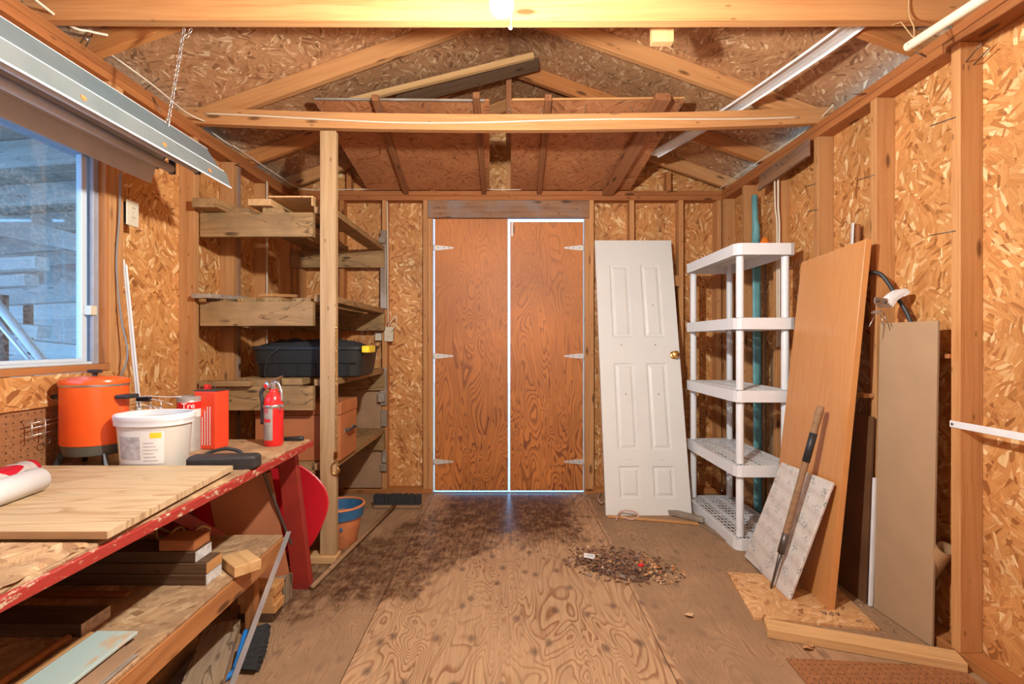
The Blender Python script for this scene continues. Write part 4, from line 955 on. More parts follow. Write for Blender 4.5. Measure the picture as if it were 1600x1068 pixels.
# dish rack
t = thing('wire_dish_rack', 'white wire rack standing behind the white tub', 'wire rack', (-1.48, 2.1, BZ))
yy = 2.02
for k, (x1_, y1_) in enumerate(((283, 619), (270, 632), (252, 643), (264, 643), (241, 643))):
    a = P(205, 620+k*6, yy+0.02*k); e = P(x1_, y1_, yy+0.02*k)
    m_ = P(x1_-22, 620+k*5, yy+0.02*k); a.z = max(a.z, BZ+0.1)
    tube('rack_wire', spline([a, (a+m_)/2+Vector((0, 0, .004)), m_, e]), 0.0021, PLASW, t, 6)
for k in range(9):
    z = BZ+0.03+k*0.021
    tube('rack_wire', [(-1.605, 2.06, z), (-1.50, 2.06, z)], 0.0017, PLASW, t, 6)
for x in (-1.60, -1.55, -1.505): tube('rack_wire', [(x, 2.058, BZ), (x, 2.058, BZ+0.22)], 0.0023, PLASW, t, 6)
add('rack_grip', me_box(0.06, 0.02, 0.02, 0.004), BLACK, t, T(-1.565, 2.04, BZ+0.235))
# leaning white strips
for dx, lab in ((0.0, 'thin white metal strip leaning on the wall right of the window, left of a pair'), (0.012, 'thin white metal strip leaning on the wall right of the window, right of a pair')):
    plank('white_strip', (-1.775+dx, 2.19, 1.61-dx*2), (-1.70+dx, 2.20, BZ+0.002), 0.009, 0.008, VINYL, None, side=(1, 0.2, 0), label=lab, cat='strip')
# black sanding block
Mb = T(-1.115, 1.80, BZ+0.001) @ Euler((0, 0, D(9))).to_matrix().to_4x4()
t = thing('rubber_block', 'long black rubber block with a strap lying on the bench in front of the extinguisher', 'block', (-1.12, 1.80, BZ))
loft('block_body', [[(x*(1-0.02), y, 0) for x, y, _ in sell(.122, .034, 0, 8, 28)], sell(.125, .037, .006, 8, 28), sell(.125, .037, .040, 8, 28), sell(.118, .030, .049, 8, 28)], BLACKR, t, T(-1.085, 1.815, BZ) @ Euler((0, 0, D(6))).to_matrix().to_4x4())
tube('strap', spline([(-1.225, 1.845, BZ+0.008), (-1.19, 1.88, BZ+0.040), (-1.13, 1.895, BZ+0.055), (-1.07, 1.89, BZ+0.045), (-1.05, 1.87, BZ+0.03)]), 0.007, BLACKR, t, 8)
# extinguisher
ex, ey = -1.095, 2.215
t = thing('fire_extinguisher', 'red fire extinguisher with silver label standing on the bench corner', 'fire extinguisher', (ex, ey, BZ))
er = 0.042
loft('cylinder', [ell(r, r, z, 36) for r, z in ((er*.88, 0), (er, .008), (er, .195), (er*.97, .212), (er*.8, .232), (er*.5, .246), (er*.42, .252), (er*.42, .262))], REDX, t, T(ex, ey, BZ))
def arc(name, r, a0, a1, z0, z1, mat, parent, c, n=12):
    bm = bmesh.new(); V = []
    for i in range(n+1):
        a = a0+(a1-a0)*i/n; V.append([bm.verts.new((r*math.cos(a), r*math.sin(a), z)) for z in (z0, z1)])
    for i in range(n): bm.faces.new((V[i][0], V[i+1][0], V[i+1][1], V[i][1]))
    return add(name, finish(bm, name, True), mat, parent, T(*c))
el = arc('label', er+.0008, D(195), D(290), .030, .185, GREYTIN, t, (ex, ey, BZ))
arc('label_box', er+.0014, D(225), D(278), .112, .128, INKR, el, (ex, ey, BZ))
for k in range(4): arc('label_print', er+.0014, D(218), D(262+3*(k % 3)), .155+k*.006, .158+k*.006, INKR, el, (ex, ey, BZ), 5)
for k in range(7): arc('label_print', er+.0014, D(212), D(268-4*(k % 3)), .040+k*.009, .0415+k*.009, INKD, el, (ex, ey, BZ), 5)
loft('clamp_band', [ell(er+.002, er+.002, .176, 36), ell(er+.003, er+.003, .178, 36), ell(er+.003, er+.003, .188, 36), ell(er+.002, er+.002, .19, 36)], STEEL, t, T(ex, ey, BZ), cap0=False, cap1=False)
tube('clamp_buckle', [Vector((ex+0.035, ey-0.03, BZ+0.182))+Vector((0.018*math.cos(a)+0.01, -0.01*math.cos(a), 0.012*math.sin(a))) for a in [k*math.pi/6 for k in range(12)]], 0.0022, STEEL, t, 6, closed=True)
add('valve_body', me_box(0.024, 0.024, 0.04, 0.004), STEEL, t, T(ex, ey, BZ+0.277))
g = lathe('gauge', [(0.015, 0), (0.017, 0.002), (0.017, 0.010), (0.013, 0.012)], STEEL, t, T(ex-0.022, ey-0.012, BZ+0.278) @ Euler((D(90), 0, D(-20))).to_matrix().to_4x4(), 20)
lathe('gauge_face', [(0.010, 0.0122), (0.009, 0.014)], REDX, g, T(ex-0.022, ey-0.012, BZ+0.278) @ Euler((D(90), 0, D(-20))).to_matrix().to_4x4(), 16)
plank('squeeze_handle', (ex-0.015, ey, BZ+0.300), (ex+0.045, ey-0.006, BZ+0.322), 0.020, 0.004, STEEL, t, side=(0, 1, 0))
tube('carry_handle', spline([(ex+0.004, ey, BZ+0.298), (ex+0.024, ey-0.003, BZ+0.285), (ex+0.038, ey-0.005, BZ+0.25), (ex+0.042, ey-0.006, BZ+0.205)]), [0.0065]*12+[0.0075]*7, STEEL, t, 8)
tube('hose', spline([(ex-0.018, ey, BZ+0.27), (ex-0.045, ey-0.008, BZ+0.262), (ex-0.054, ey-0.01, BZ+0.235), (ex-0.047, ey-0.01, BZ+0.20), (ex-0.047, ey-0.01, BZ+0.10)]), 0.0085, BLACK, t, 8)
# black tool handle at far end
t = thing('black_handle_tool', 'black tool handle lying at the far corner of the workbench', 'tool', (-1.0, 2.31, BZ))
tube('grip', [(-1.085, 2.30, BZ+0.012), (-1.01, 2.312, BZ+0.012), (-0.998, 2.314, BZ+0.012)], [0.0095, 0.012, 0.009], BLACK, t, 12)
tube('shaft', [(-1.16, 2.29, BZ+0.01), (-1.085, 2.30, BZ+0.011)], 0.004, STEEL, t, 8)
# gift wrap + paper roll
tube('wrapping_paper_roll', [(-1.49, 0.98, BZ+0.063), (-1.565, 1.555, BZ+0.063)], 0.034, WRAP, None, 24, label='glossy red, white and green gift wrap roll on the bench', cat='paper roll')
tube('paper_roll', [(-1.355, 0.90, BZ+0.064), (-1.425, 1.44, BZ+0.064)], 0.0355, PAPER, None, 24, label='plain white paper roll lying in front of the gift wrap roll', cat='paper roll')
# pegboard wire hooks
t = thing('wire_hook_rack', 'row of wire hooks and rings on the pegboard left of the orange roaster', 'hook rack', (-1.75, 1.75, 0.9))
ys = [1.72, 1.78, 1.85, 1.92]
for dz in (0.0, 0.028, 0.045):
    tube('rack_wire', [(-1.735, 1.705+0.1*dz, 0.888+dz), (-1.735, 1.97, 0.900+dz)], 0.0017, STEEL, t, 6)
for y in (1.715, 1.765, 1.83, 1.905, 1.965): tube('hook', [(-1.757, y, 0.945), (-1.72, y, 0.945), (-1.72, y, 0.885), (-1.73, y, 0.875)], 0.0022, STEEL, t, 6)
for y in (1.775, 1.835): tube('ring', [(-1.725, y+0.014*math.cos(a), 0.86+0.012*math.sin(a)) for a in [k*math.pi/7 for k in range(14)]], 0.0018, DSTEEL, t, 6, closed=True)

# ------------------------------------------------------------------ under the bench
def blk(name, x0, x1, y0, y1, z0, z1, mat, label, cat='board', endmat=None, **kw):
    o = box(name, x0, x1, y0, y1, z0, z1, mat, None, label=label, cat=cat, **kw)
    if endmat: box('painted_end', x1, x1+0.0015, y0+0.001, y1-0.001, z0+0.001, z1-0.001, endmat, o, 0)
    return o
WEND = plain('white_painted_end', (0.60, 0.60, 0.58), 0.6, var=0.25, scale=50)
z = 0.3905
blk('lumber_offcut', -1.60, -1.045, 1.64, 1.729, z, z+.037, DARKW, 'dark plank with a white painted end, lowest in the stack on the bench shelf', endmat=WEND)
blk('lumber_offcut', -1.50, -1.045, 1.642, 1.731, z+.038, z+.075, DARKW, 'dark plank with a bare pale end, second in the stack on the bench shelf', endmat=PINE2)
blk('lumber_offcut', -1.60, -1.085, 1.645, 1.734, z+.076, z+.113, DARKW, 'dark plank with a white painted end, third in the stack on the bench shelf', endmat=WEND)
blk('lumber_offcut', -1.215, -1.092, 1.65, 1.739, z+.114, z+.151, REDW, 'reddish wood block on top of the plank stack on the bench shelf')
Mk = T(-0.995, 1.765, z+0.019) @ Euler((0, 0, D(49))).to_matrix().to_4x4()
plank('pine_block', Vector((-1.045, 1.81, z+.019)), Vector((-0.945, 1.725, z+.019)), 0.092, 0.038, PINE, None, side=(0.6, 0.7, 0), label='pale pine block sitting askew on the edge of the bench shelf', cat='block')
blk('dark_beam', -1.61, -1.217, 1.352, 1.452, z, z+.037, DARKW, 'dark beam with a cracked pale end on the bench shelf', endmat=plain('cracked_end', (0.44, 0.33, 0.24), 0.8, var=0.35, scale=45))
blk('thin_stick', -1.60, -1.26, 1.56, 1.59, z, z+.010, REDW, 'thin flat stick on the bench shelf behind the dark beam', 'stick')
def along(name, xa, xb, y0, y1, z0, t_, mat, label, cat='board'):
    return plank(name, ((xa+xb)/2, y0, z0+t_/2), ((xa+xb)/2, y1, z0+t_/2), abs(xb-xa), t_, mat, None, side=(1, 0, 0), label=label, cat=cat)
along('painted_board', -1.165, -1.048, 0.70, 1.345, z+.014, .010, BLUEP, 'pale blue painted board with worn paint on the bench shelf')
along('hardboard_strip', -1.12, -1.005, 0.66, 1.305, z+.0005, .006, MDFB, 'plain brown hardboard strip beneath the pale blue board')
along('grey_lath', -1.002, -0.99, 0.66, 1.27, z, .008, GREYW, 'thin grey lath at the edge of the bench shelf', 'stick')
along('olive_stick', -1.188, -1.172, 0.70, 1.345, z, .022, PINE2, 'narrow square stick beside the pale blue board', 'stick')
tube('dowel', [(-1.235, 0.70, z+.012), (-1.232, 1.33, z+.012)], 0.011, RIMW, None, 12, label='long orange round dowel on the bench shelf left of the blue board', cat='stick')
# brown box, red sled, bits under the bench end
Mx = T(-1.245, 2.30, 0.30) @ Euler((D(0), D(-9), D(28))).to_matrix().to_4x4()
t = add('cardboard_box', None, None, None, Mx, 'tilted orange brown carton behind the bench shelf under the workbench', 'box')
o = add('carton', me_box(0.26, 0.20, 0.60, 0.003), CARDB, t, Mx); add('flap', me_box(0.25, 0.004, 0.05, 0), CARDB, t, Mx @ T(0, 0.103, 0.31))
add('tape_strip', me_box(0.001, 0.05, 0.60, 0), plain('dark_strip', (0.16, 0.05, 0.025), 0.5), t, Mx @ T(0.1305, 0.03, 0))
Ms = T(P(404, 778, 2.56)) @ Euler((D(86), 0, 0)).to_matrix().to_4x4() @ Euler((0, 0, D(-24))).to_matrix().to_4x4()
t = add('red_sled', None, None, None, Ms, 'big round red plastic sled leaning behind the bench leg', 'sled')
loft('sled_dish', [sell(.04, .035, -.035, 2.4), sell(.20, .17, -.032, 2.4), sell(.30, .25, -.005, 2.4), sell(.37, .25, 0.0, 3), sell(.376, .255, .004, 3), sell(.37, .25, .008, 3), sell(.29, .24, .002, 2.4), sell(.19, .16, -.024, 2.4), sell(.04, .035, -.028, 2.4)], REDS, t, Ms)
t = cloth('rope_tangle', -1.45, 1.93, z, 0.13, 0.07, 0.03, DARKW, 9, label='dark heap of rags on the bench shelf behind the plank stack', cat='rag')
for k, (q, lab) in enumerate((((-1.42, 1.98), 'tangled tan rope loop behind the plank stack, left one'), ((-1.32, 2.0), 'tangled tan rope loop behind the plank stack, right one'))):
    tube('rope_loop', [(q[0]+(0.05+0.01*math.sin(3*a))*math.cos(a), q[1]+0.035*math.sin(a), z+0.05+0.02*math.cos(2*a+k)) for a in [j*math.pi/12 for j in range(24)]], 0.006, STRING, None, 6, closed=True, label=lab, cat='rope')
# floor pieces by the bench shelf
plank('timber', (-1.16, 1.93, 0.075), (-0.925, 1.36, 0.105), 0.125, 0.038, TIMBERW, None, side=(1, 0.35, 0), label='weathered grey brown plank lying on the floor beside the bench shelf', cat='board')
plank('timber', (-1.15, 1.88, 0.020), (-1.08, 1.2, 0.020), 0.12, 0.038, GREYW, None, side=(1, 0.1, 0), label='second grey plank flat on the floor under the bench shelf', cat='board')
plank('timber', (-1.30, 1.92, 0.027), (-1.25, 1.3, 0.027), 0.09, 0.052, PINE2, None, side=(1, 0.1, 0), label='thick pine timber flat on the floor far under the bench shelf', cat='board')
names = ('lowest', 'second', 'third', 'topmost')
for k in range(4):
    blk('floor_offcut', -1.19+0.012*(k % 2), -1.035+0.010*(k % 2), 2.085, 2.172, k*.0385, k*.0385+.038, (DARKW, PINE2, PINE2, PINE2)[k], names[k]+' pine offcut of the short stack on the floor by the bench leg')
o = blk('rough_block', -1.125, -1.045, 2.235, 2.30, 0.0, 0.115, TIMBERW, 'upright wood block with a black ring mark beside the bench leg', 'block')
tube('ring_mark', [(-1.07+0.009*math.cos(a), 2.2335, 0.055+0.014*math.sin(a)) for a in [k*math.pi/8 for k in range(14)]], 0.0015, INKD, o, 5)
# silver bar
bm = bmesh.new(); a = Vector((-0.957, 2.07, 0.405)); b = Vector((-0.915, 1.47, 0.012)); Mv = frame(b-a, (1, 0, 0), a); L = (b-a).length
bm_box(bm, 0, L, -0.010, 0.010, 0, 0.002); bm_box(bm, 0, L, -0.010, -0.008, -0.012, 0)
add('metal_bar', finish(bm, 'metal_bar'), ALU, None, Mv, label='long silver metal angle bar leaning against the bench shelf', cat='metal bar')
# hand brush
bc = G(380, 1046, 0.0)
t = thing('hand_brush', 'blue handled hand brush with black bristles on the floor by the bench', 'brush', bc)
hb = bc + Vector((-0.012, 0.02, 0.0))
plank('brush_back', hb+Vector((-0.01, 0.055, 0.105)), hb+Vector((-0.002, -0.04, 0.012)), 0.028, 0.030, BLUEB, t, side=(0.3, 0.8, 0.8), bev=0.006)
bm = bmesh.new(); rb = random.Random(2)
ax = (Vector((-0.01, 0.055, 0.105))-Vector((-0.002, -0.04, 0.012))).normalized(); ox = Vector((1, 0.05, 0.08)).normalized(); oz = ax.cross(ox)
for i in range(22):
    for j in range(6):
        s0 = hb+Vector((0.004, -0.036, 0.016))+ax*(0.125*i/21)+oz*0.0052*(j-2.5)
        e0 = s0+ox*(0.070+rb.uniform(-.003, .003)+0.008*math.sin(math.pi*i/21))+ax*(i/21-0.5)*0.022+oz*0.002*(j-2.5)
        e0.z = max(e0.z, 0.003); bm_tube(bm, [s0, e0], [0.0034, 0.0042], 4)
add('bristles', finish(bm, 'bristles'), BRISTLE, t)
tube('brush_handle', spline([hb+Vector((-0.002, -0.04, 0.014)), hb+Vector((-0.02, -0.09, 0.012)), hb+Vector((-0.05, -0.15, 0.012)), hb+Vector((-0.07, -0.20, 0.012))]), 0.0105, BLUEB, t, 10)

# ------------------------------------------------------------------ white door slab leaning on the back wall
bl, br = Vector((0.690, 3.375, 0.0)), Vector((1.278, 3.375, 0.0)); tl = Vector((0.70, 3.812, 2.045))
up = (tl-Vector((0.70, 3.375, 0))).normalized(); side_ = Vector((1, 0, 0))
Md = Matrix((side_, up, side_.cross(up))).transposed().to_4x4(); Md.translation = bl
# local: x width, y height, z towards... ; normal z = x cross y points to the camera side
slab = add('door_slab', None, None, None, Md, 'white six panel interior door leaning against the back wall', 'door')
DW, DH, DT = 0.61, 2.09, 0.034
def door_slab_mesh():
    bm = bmesh.new()
    xs = [0, .105, .26, .35, .505, DW]; ys = [0, .115, .340, .45, 1.095, 1.295, 1.885, DH]
    V = {(i, j): bm.verts.new((x, y, 0)) for i, x in enumerate(xs) for j, y in enumerate(ys)}
    pan = [(i, j) for i in (1, 3) for j in (1, 3, 5)]
    for i in range(len(xs)-1):
        for j in range(len(ys)-1):
            c = [V[i, j], V[i+1, j], V[i+1, j+1], V[i, j+1]]
            if (i, j) not in pan: bm.faces.new(c)
            else:
                prev = c
                for ins, dz in ((0.010, -0.008), (0.020, -0.008), (0.036, -0.001)):
                    x0, x1, y0, y1 = xs[i]+ins, xs[i+1]-ins, ys[j]+ins, ys[j+1]-ins
                    cur = [bm.verts.new((x, y, dz)) for x, y in ((x0, y0), (x1, y0), (x1, y1), (x0, y1))]
                    for k in range(4): bm.faces.new((prev[k], prev[(k+1)%4], cur[(k+1)%4], cur[k]))
                    prev = cur
                bm.faces.new(prev)
    n, m_ = len(xs)-1, len(ys)-1
    B = [bm.verts.new((x, y, -DT)) for x, y in ((0, 0), (DW, 0), (DW, DH), (0, DH))]
    bm.faces.new(B[::-1])
    bm.faces.new([V[i, 0] for i in range(n, -1, -1)]+[B[0], B[1]]); bm.faces.new([V[i, m_] for i in range(n+1)]+[B[2], B[3]])
    bm.faces.new([V[0, j] for j in range(m_+1)]+[B[3], B[0]]); bm.faces.new([V[n, j] for j in range(m_, -1, -1)]+[B[1], B[2]])
    return finish(bm, 'door_slab')
add('slab', door_slab_mesh(), WHITEP, slab, Md)
rot = lathe('rosette', [(0.030, 0), (0.031, 0.003), (0.024, 0.008), (0.012, 0.010)], BRASS, slab, Md @ T(0.565, 1.155, 0.0), 24)
lathe('door_knob', [(0.010, 0.008), (0.010, 0.028), (0.022, 0.036), (0.027, 0.048), (0.024, 0.058), (0.012, 0.064)], BRASS, slab, Md @ T(0.565, 1.155, 0.0), 24)
for y in (1.72, 0.30): add('hinge_leaf', me_box(0.002, 0.09, 0.028), STEEL, slab, Md @ T(-0.001, y, -0.017))
for x, y in ((0.185, 0.86), (0.43, 0.86), (0.17, 1.235), (0.43, 1.235), (0.43, 1.55)): add('screw_hole', lathe_me(0.0045, 0.0012), INKD, slab, Md @ T(x, y, -0.001 if y > 0.6 and y < 1.2 or y > 1.3 else 0.0))
for x in (0.165, 0.18, 0.195, 0.41, 0.425, 0.44): add('screw_hole', lathe_me(0.002, 0.0012), INKD, slab, Md @ T(x, 0.385, 0.0))
# rope and sticks at its foot
tube('pink_rope', spline([G(963, 812, .006), G(968, 800, .03), G(980, 797, .05), G(995, 801, .03), G(996, 808, .01), G(985, 811, .008), G(972, 806, .012), G(968, 802, .015)]), 0.0055, PINKR, None, 7, label='loop of pinkish rope on the floor in front of the white door', cat='rope')
plank('floor_lath', G(950, 806, .006), G(1095, 818, .006), 0.03, 0.010, PINE2, None, side=(0, 1, 0), label='thin lath on the floor along the foot of the white door', cat='stick')
plank('floor_lath', G(1040, 797, .02), G(1100, 812, .02), 0.05, 0.03, GREYW, None, side=(0, 1, 0), label='grey scrap of wood on the floor beside the white door corner', cat='board')
plank('floor_lath', G(1085, 812, .006), G(1150, 852, .006), 0.035, 0.010, TIMBERW, None, side=(0.8, 0.5, 0), label='flat lath on the floor beside the front of the white plastic shelving', cat='stick')
tube('pink_rope', spline([G(938, 770, .02), G(935, 778, .04), G(940, 786, .02), G(946, 780, .01)]), 0.005, PINKR, None, 7, label='small end of pinkish rope left of the white door', cat='rope')

# ------------------------------------------------------------------ white plastic shelving
ps = thing('plastic_shelving', 'white plastic five tier shelving with lattice shelves at right', 'shelving', (1.52, 3.2, 0))
x0, x1, y0, y1 = 1.335, 1.695, 2.795, 3.60
TZ = [1.812, 1.373, 0.943, 0.503, 0.070]
def shelf_rim(w=0.068, t=0.006):
    bm = bmesh.new(); c = 0.035
    out = [(x0+c, y0), (x1-c, y0), (x1-c*0.3, y0+c*0.3), (x1, y0+c), (x1, y1-c), (x1-c, y1), (x0+c, y1), (x0, y1-c), (x0, y0+c), (x0+c*0.3, y0+c*0.3)]
    mx_, my_ = (x0+x1)/2, (y0+y1)/2
    inn = [(mx_+(x-mx_)*(1-t/0.18), my_+(y-my_)*(1-t/0.40)) for x, y in out]
    n = len(out); A = [[bm.verts.new((x, y, z)) for x, y in q] for q in (out, inn) for z in (0, -w)]
    for k in range(n):
        j = (k+1) % n
        bm.faces.new((A[0][k], A[0][j], A[1][j], A[1][k])); bm.faces.new((A[2][k], A[3][k], A[3][j], A[2][j]))
        bm.faces.new((A[0][k], A[2][k], A[2][j], A[0][j])); bm.faces.new((A[1][k], A[1][j], A[3][j], A[3][k]))
    return finish(bm, 'rim')
rim_me = shelf_rim(); rim_me.materials.append(PLASW)
bm = bmesh.new(); nb = 15
for i in range(nb+1):
    x = x0+0.006+(x1-x0-0.012)*i/nb; wd = 0.0030 if i not in (0, 5, 10, 15) else 0.013
    bm_box(bm, max(x-wd, x0+0.006), min(x+wd, x1-0.006), y0+0.006, y1-0.006, -0.0025, 0)
nc = 16
for j in range(nc+1):
    y = y0+0.006+(y1-y0-0.012)*j/nc; wd = 0.0035 if j not in (0, 8, 16) else 0.010
    bm_box(bm, x0+0.006, x1-0.006, max(y-wd, y0+0.006), min(y+wd, y1-0.006), -0.003, -0.0005)
for i in (5, 10):
    x = x0+0.006+(x1-x0-0.012)*i/nb; bm_box(bm, x-0.003, x+0.003, y0+0.006, y1-0.006, -0.035, -0.005)
lat_me = finish(bm, 'lattice'); lat_me.materials.append(PLASW)
bm = bmesh.new(); bm_box(bm, x0+.006, x1-.006, y0+.006, y1-.006, -.004, 0)
for i in (3, 7, 12):
    x = x0+0.006+(x1-x0-0.012)*i/nb; bm_box(bm, x-0.012, x+0.012, y0+0.006, y1-0.006, -0.02, -0.004)
top_me = finish(bm, 'top'); top_me.materials.append(PLASW)
for k, zt in enumerate(TZ):
    sh = add('shelf', lat_me, None, ps, T(0, 0, zt))
    add('shelf_rim', rim_me, None, sh, T(0, 0, zt))
for px_, py2 in ((x0+0.045, y0+0.045), (x1-0.045, y0+0.045), (x0+0.045, y1-0.045), (x1-0.045, y1-0.045)):
    for k in range(4):
        lathe('post', [(0.020, TZ[k+1]+0.0015), (0.022, TZ[k+1]+0.004), (0.022, TZ[k]-0.07), (0.019, TZ[k]-0.06), (0.019, TZ[k]-0.006)], PLASW, ps, T(px_, py2, 0), 20)
    lathe('foot', [(0.019, 0.0), (0.022, 0.003), (0.022, 0.060)], PLASW, ps, T(px_, py2, 0), 20)
# teal pole etc. behind it
t = thing('teal_pole', 'teal painted paddle shaped pole standing behind the plastic shelving', 'pole', (1.74, 3.34, 0))
tube('shaft', [P(1179, 305, 3.36), P(1180, 345, 3.36), P(1181, 352, 3.36), P(1181, 380, 3.36)], [0.020, 0.020, 0.025, 0.027], TEAL, t, 14)
plank('blade', P(1182, 372, 3.37), (1.745, 3.33, 0.005), 0.058, 0.022, TEAL, t, side=(1, 0, 0), bev=0.008)
t = thing('orange_tool', 'orange topped tool standing behind the top plastic shelf', 'tool', (1.76, 3.28, 1.8))
lathe('orange_knob', [(0.030, 0), (0.036, 0.02), (0.034, 0.05), (0.022, 0.08), (0.008, 0.095)], ORG2, t, T(1.775, 3.30, 1.86), 20)
tube('shaft', [(1.775, 3.30, 1.86), (1.775, 3.30, 0.002)], 0.012, HANDLEW, t, 10)
for xx, yq, ww, hh, mm, lab in ((1.70, 3.70, 0.09, 1.25, DARKW, 'dark plank standing in the right back corner behind the plastic shelving'), (1.765, 3.20, 0.06, 1.15, HANDLEW, 'narrow brown board standing behind the plastic shelving beside the teal pole'),
                                (1.775, 3.43, 0.05, 1.32, GREYW, 'narrow grey board standing behind the plastic shelving left of the teal pole')):
    plank('standing_board', (xx, yq, 0.002), (xx+0.02, yq+0.01, hh), ww, 0.018, mm, None, side=(0.3, 1, 0), label=lab, cat='board')
quad_panel('weathered_board', [Vector((1.712, 2.70, 2.385)), Vector((1.712, 2.70, 2.285)), Vector((1.70, 3.215, 2.25)), Vector((1.70, 3.19, 2.355))], 0.018, HEADW, None, label='weathered grey brown board nailed under the right wall plate', cat='board')
ob = bpy.data.objects['weathered_board']
for q in ((1.70, 3.0, 2.33), (1.70, 3.12, 2.30), (1.70, 2.93, 2.31)): nail(q, (-0.7, -0.3, 0.35), 0.045, ob)

# ------------------------------------------------------------------ boards leaning at right
# scrap on the floor
prism('osb_scrap', [(0, 0), (0.492, -0.086), (0.565, 0.345), (0.077, 0.414)], 0.012, OSBF, None, T(1.083, 2.106, 0.0005), label='square scrap of strand board lying flat on the floor at right', cat='board')
sc = bpy.data.objects['osb_scrap']
text('stamped_letters', 'APA', 0.045, T(1.445, 2.135, 0.0128) @ Euler((0, 0, D(172))).to_matrix().to_4x4(), INKD, sc, 0.0002)
text('stamped_letters', '28', 0.028, T(1.53, 2.075, 0.0128) @ Euler((0, 0, D(172))).to_matrix().to_4x4(), INKD, sc, 0.0002)
# orange veneered board
quad_panel('veneered_board', [Vector((1.500, 2.74, 0.013)), Vector((1.455, 2.165, 0.013)), Vector((1.668, 2.195, 1.704)), Vector((1.690, 2.745, 1.69))], 0.028, VENEER, None, label='tall orange veneered board leaning against the right wall studs', cat='board')
# floral board
quad_panel('floral_board', [Vector((1.335, 2.70, 0.013)), Vector((1.320, 2.245, 0.013)), Vector((1.488, 2.19, 0.585)), Vector((1.500, 2.62, 0.570))], 0.016, FLORAL, None, bev=0.004, label='white board with small floral print leaning on the orange board', cat='board')
# edging tool
t = thing('wooden_handled_spike', 'old wooden tool handle with black tape leaning on the floral board', 'tool', (1.30, 2.36, 0.013))
A = Vector((1.296, 2.352, 0.010)); B = P(1283, 634, 2.30); v = B-A
tube('spike', [A, A+v*0.12, A+v*0.22], [0.005, 0.007, 0.011], DSTEEL, t, 10)
tube('handle', [A+v*0.20, A+v*0.26, A+v*0.9, A+v*0.97, B], [0.011, 0.0155, 0.0155, 0.018, 0.014], HANDLEW, t, 14)
tube('tape_grip', [A+v*0.70, A+v*0.855], 0.0175, BLACK, t, 14); tube('ferrule', [A+v*0.20, A+v*0.31], 0.0165, DSTEEL, t, 14)
# tan panel with a white edge
t = thing('tan_panel', 'narrow tan panel with a white edge standing against the right wall studs', 'board', (1.70, 2.05, 0))
quad_panel('panel', [Vector((1.690, 2.215, 0.004)), Vector((1.716, 1.915, 0.004)), Vector((1.728, 1.915, 1.316)), Vector((1.716, 2.205, 1.318))], 0.024, TANP, t) if False else None
def leanpanel(name, c, t_, mat, parent, **kw): return quad_panel(name, c, t_, mat, parent, **kw)
leanpanel('panel', [Vector((1.687, 2.20, 0.003)), Vector((1.703, 1.915, 0.003)), Vector((1.719, 1.915, 1.316)), Vector((1.713, 2.195, 1.316))], 0.010, TANP, t)
plank('white_edge', (1.682, 2.212, 0.003), (1.700, 2.207, 0.60), 0.012, 0.018, VINYL, t, side=(0, 1, 0))
quad_panel('hardboard_sheet', [Vector((1.675, 2.62, 0.002)), Vector((1.672, 2.235, 0.002)), Vector((1.708, 2.23, 0.878)), Vector((1.710, 2.62, 0.885))], 0.012, BRNP, None, label='dark brown hardboard panel behind the tan panel', cat='board')
quad_panel('thin_black_sheet', [Vector((1.700, 2.66, 0.002)), Vector((1.698, 2.222, 0.002)), Vector((1.722, 2.222, 0.55)), Vector((1.722, 2.66, 0.55))], 0.004, BLACKR, None, label='thin black sheet standing behind the dark brown panel', cat='board')
plank('grey_bar', (1.735, 2.50, 0.003), (1.790, 2.475, 1.79+0.06), 0.018, 0.006, ZINC, None, side=(0, 1, 0), label='thin grey metal bar sticking up behind the orange veneered board', cat='metal bar')
plank('brown_stick', (1.735, 2.43, 0.003), (1.785, 2.43, 1.83), 0.022, 0.014, REDW, None, side=(0, 1, 0), label='thin brown stick sticking up behind the orange veneered board', cat='stick')
# pine board on the floor
plank('pine_board', (1.088, 2.015, 0.020), (1.715, 1.800, 0.020), 0.082, 0.038, PINE, None, side=(0.3, 1, 0), label='orange pine board lying on the floor along the strand board scrap', cat='board')
# pegboard piece on the floor
prism('pegboard_scrap', [(0, 0), (0.62, -0.05), (0.60, -0.62), (-0.02, -0.55)], 0.005, PEG, None, T(1.075, 1.845, 0.0005), label='dark brown pegboard piece lying on the floor at the bottom right', cat='board')
# cardboard tube
bm = bmesh.new(); a = P(1478, 856, 1.885); b = Vector((1.795, 2.16, 0.03)); bm_tube(bm, [a, b], 0.030, 24, cap=False); bm_tube(bm, [b, a], 0.0265, 24, cap=False)
d_ = (b-a).normalized()
add('cardboard_tube', finish(bm, 'cardboard_tube', True, recalc=False), CARDT, None, label='brown cardboard tube leaning in the stud bay beside the tan panel', cat='tube')
# white bar on studs
t = thing('white_metal_bar', 'white metal strip with a hole screwed across the right wall studs', 'metal strip', (1.727, 1.6, 0.91))
box('bar', 1.7255, 1.7295, 1.22, 1.862, 0.898, 0.924, VINYL, t, 0.001)
add('screw', lathe_me(0.005, 0.002), DSTEEL, t, T(1.7255, 1.85, 0.911) @ Euler((0, D(-90), 0)).to_matrix().to_4x4())
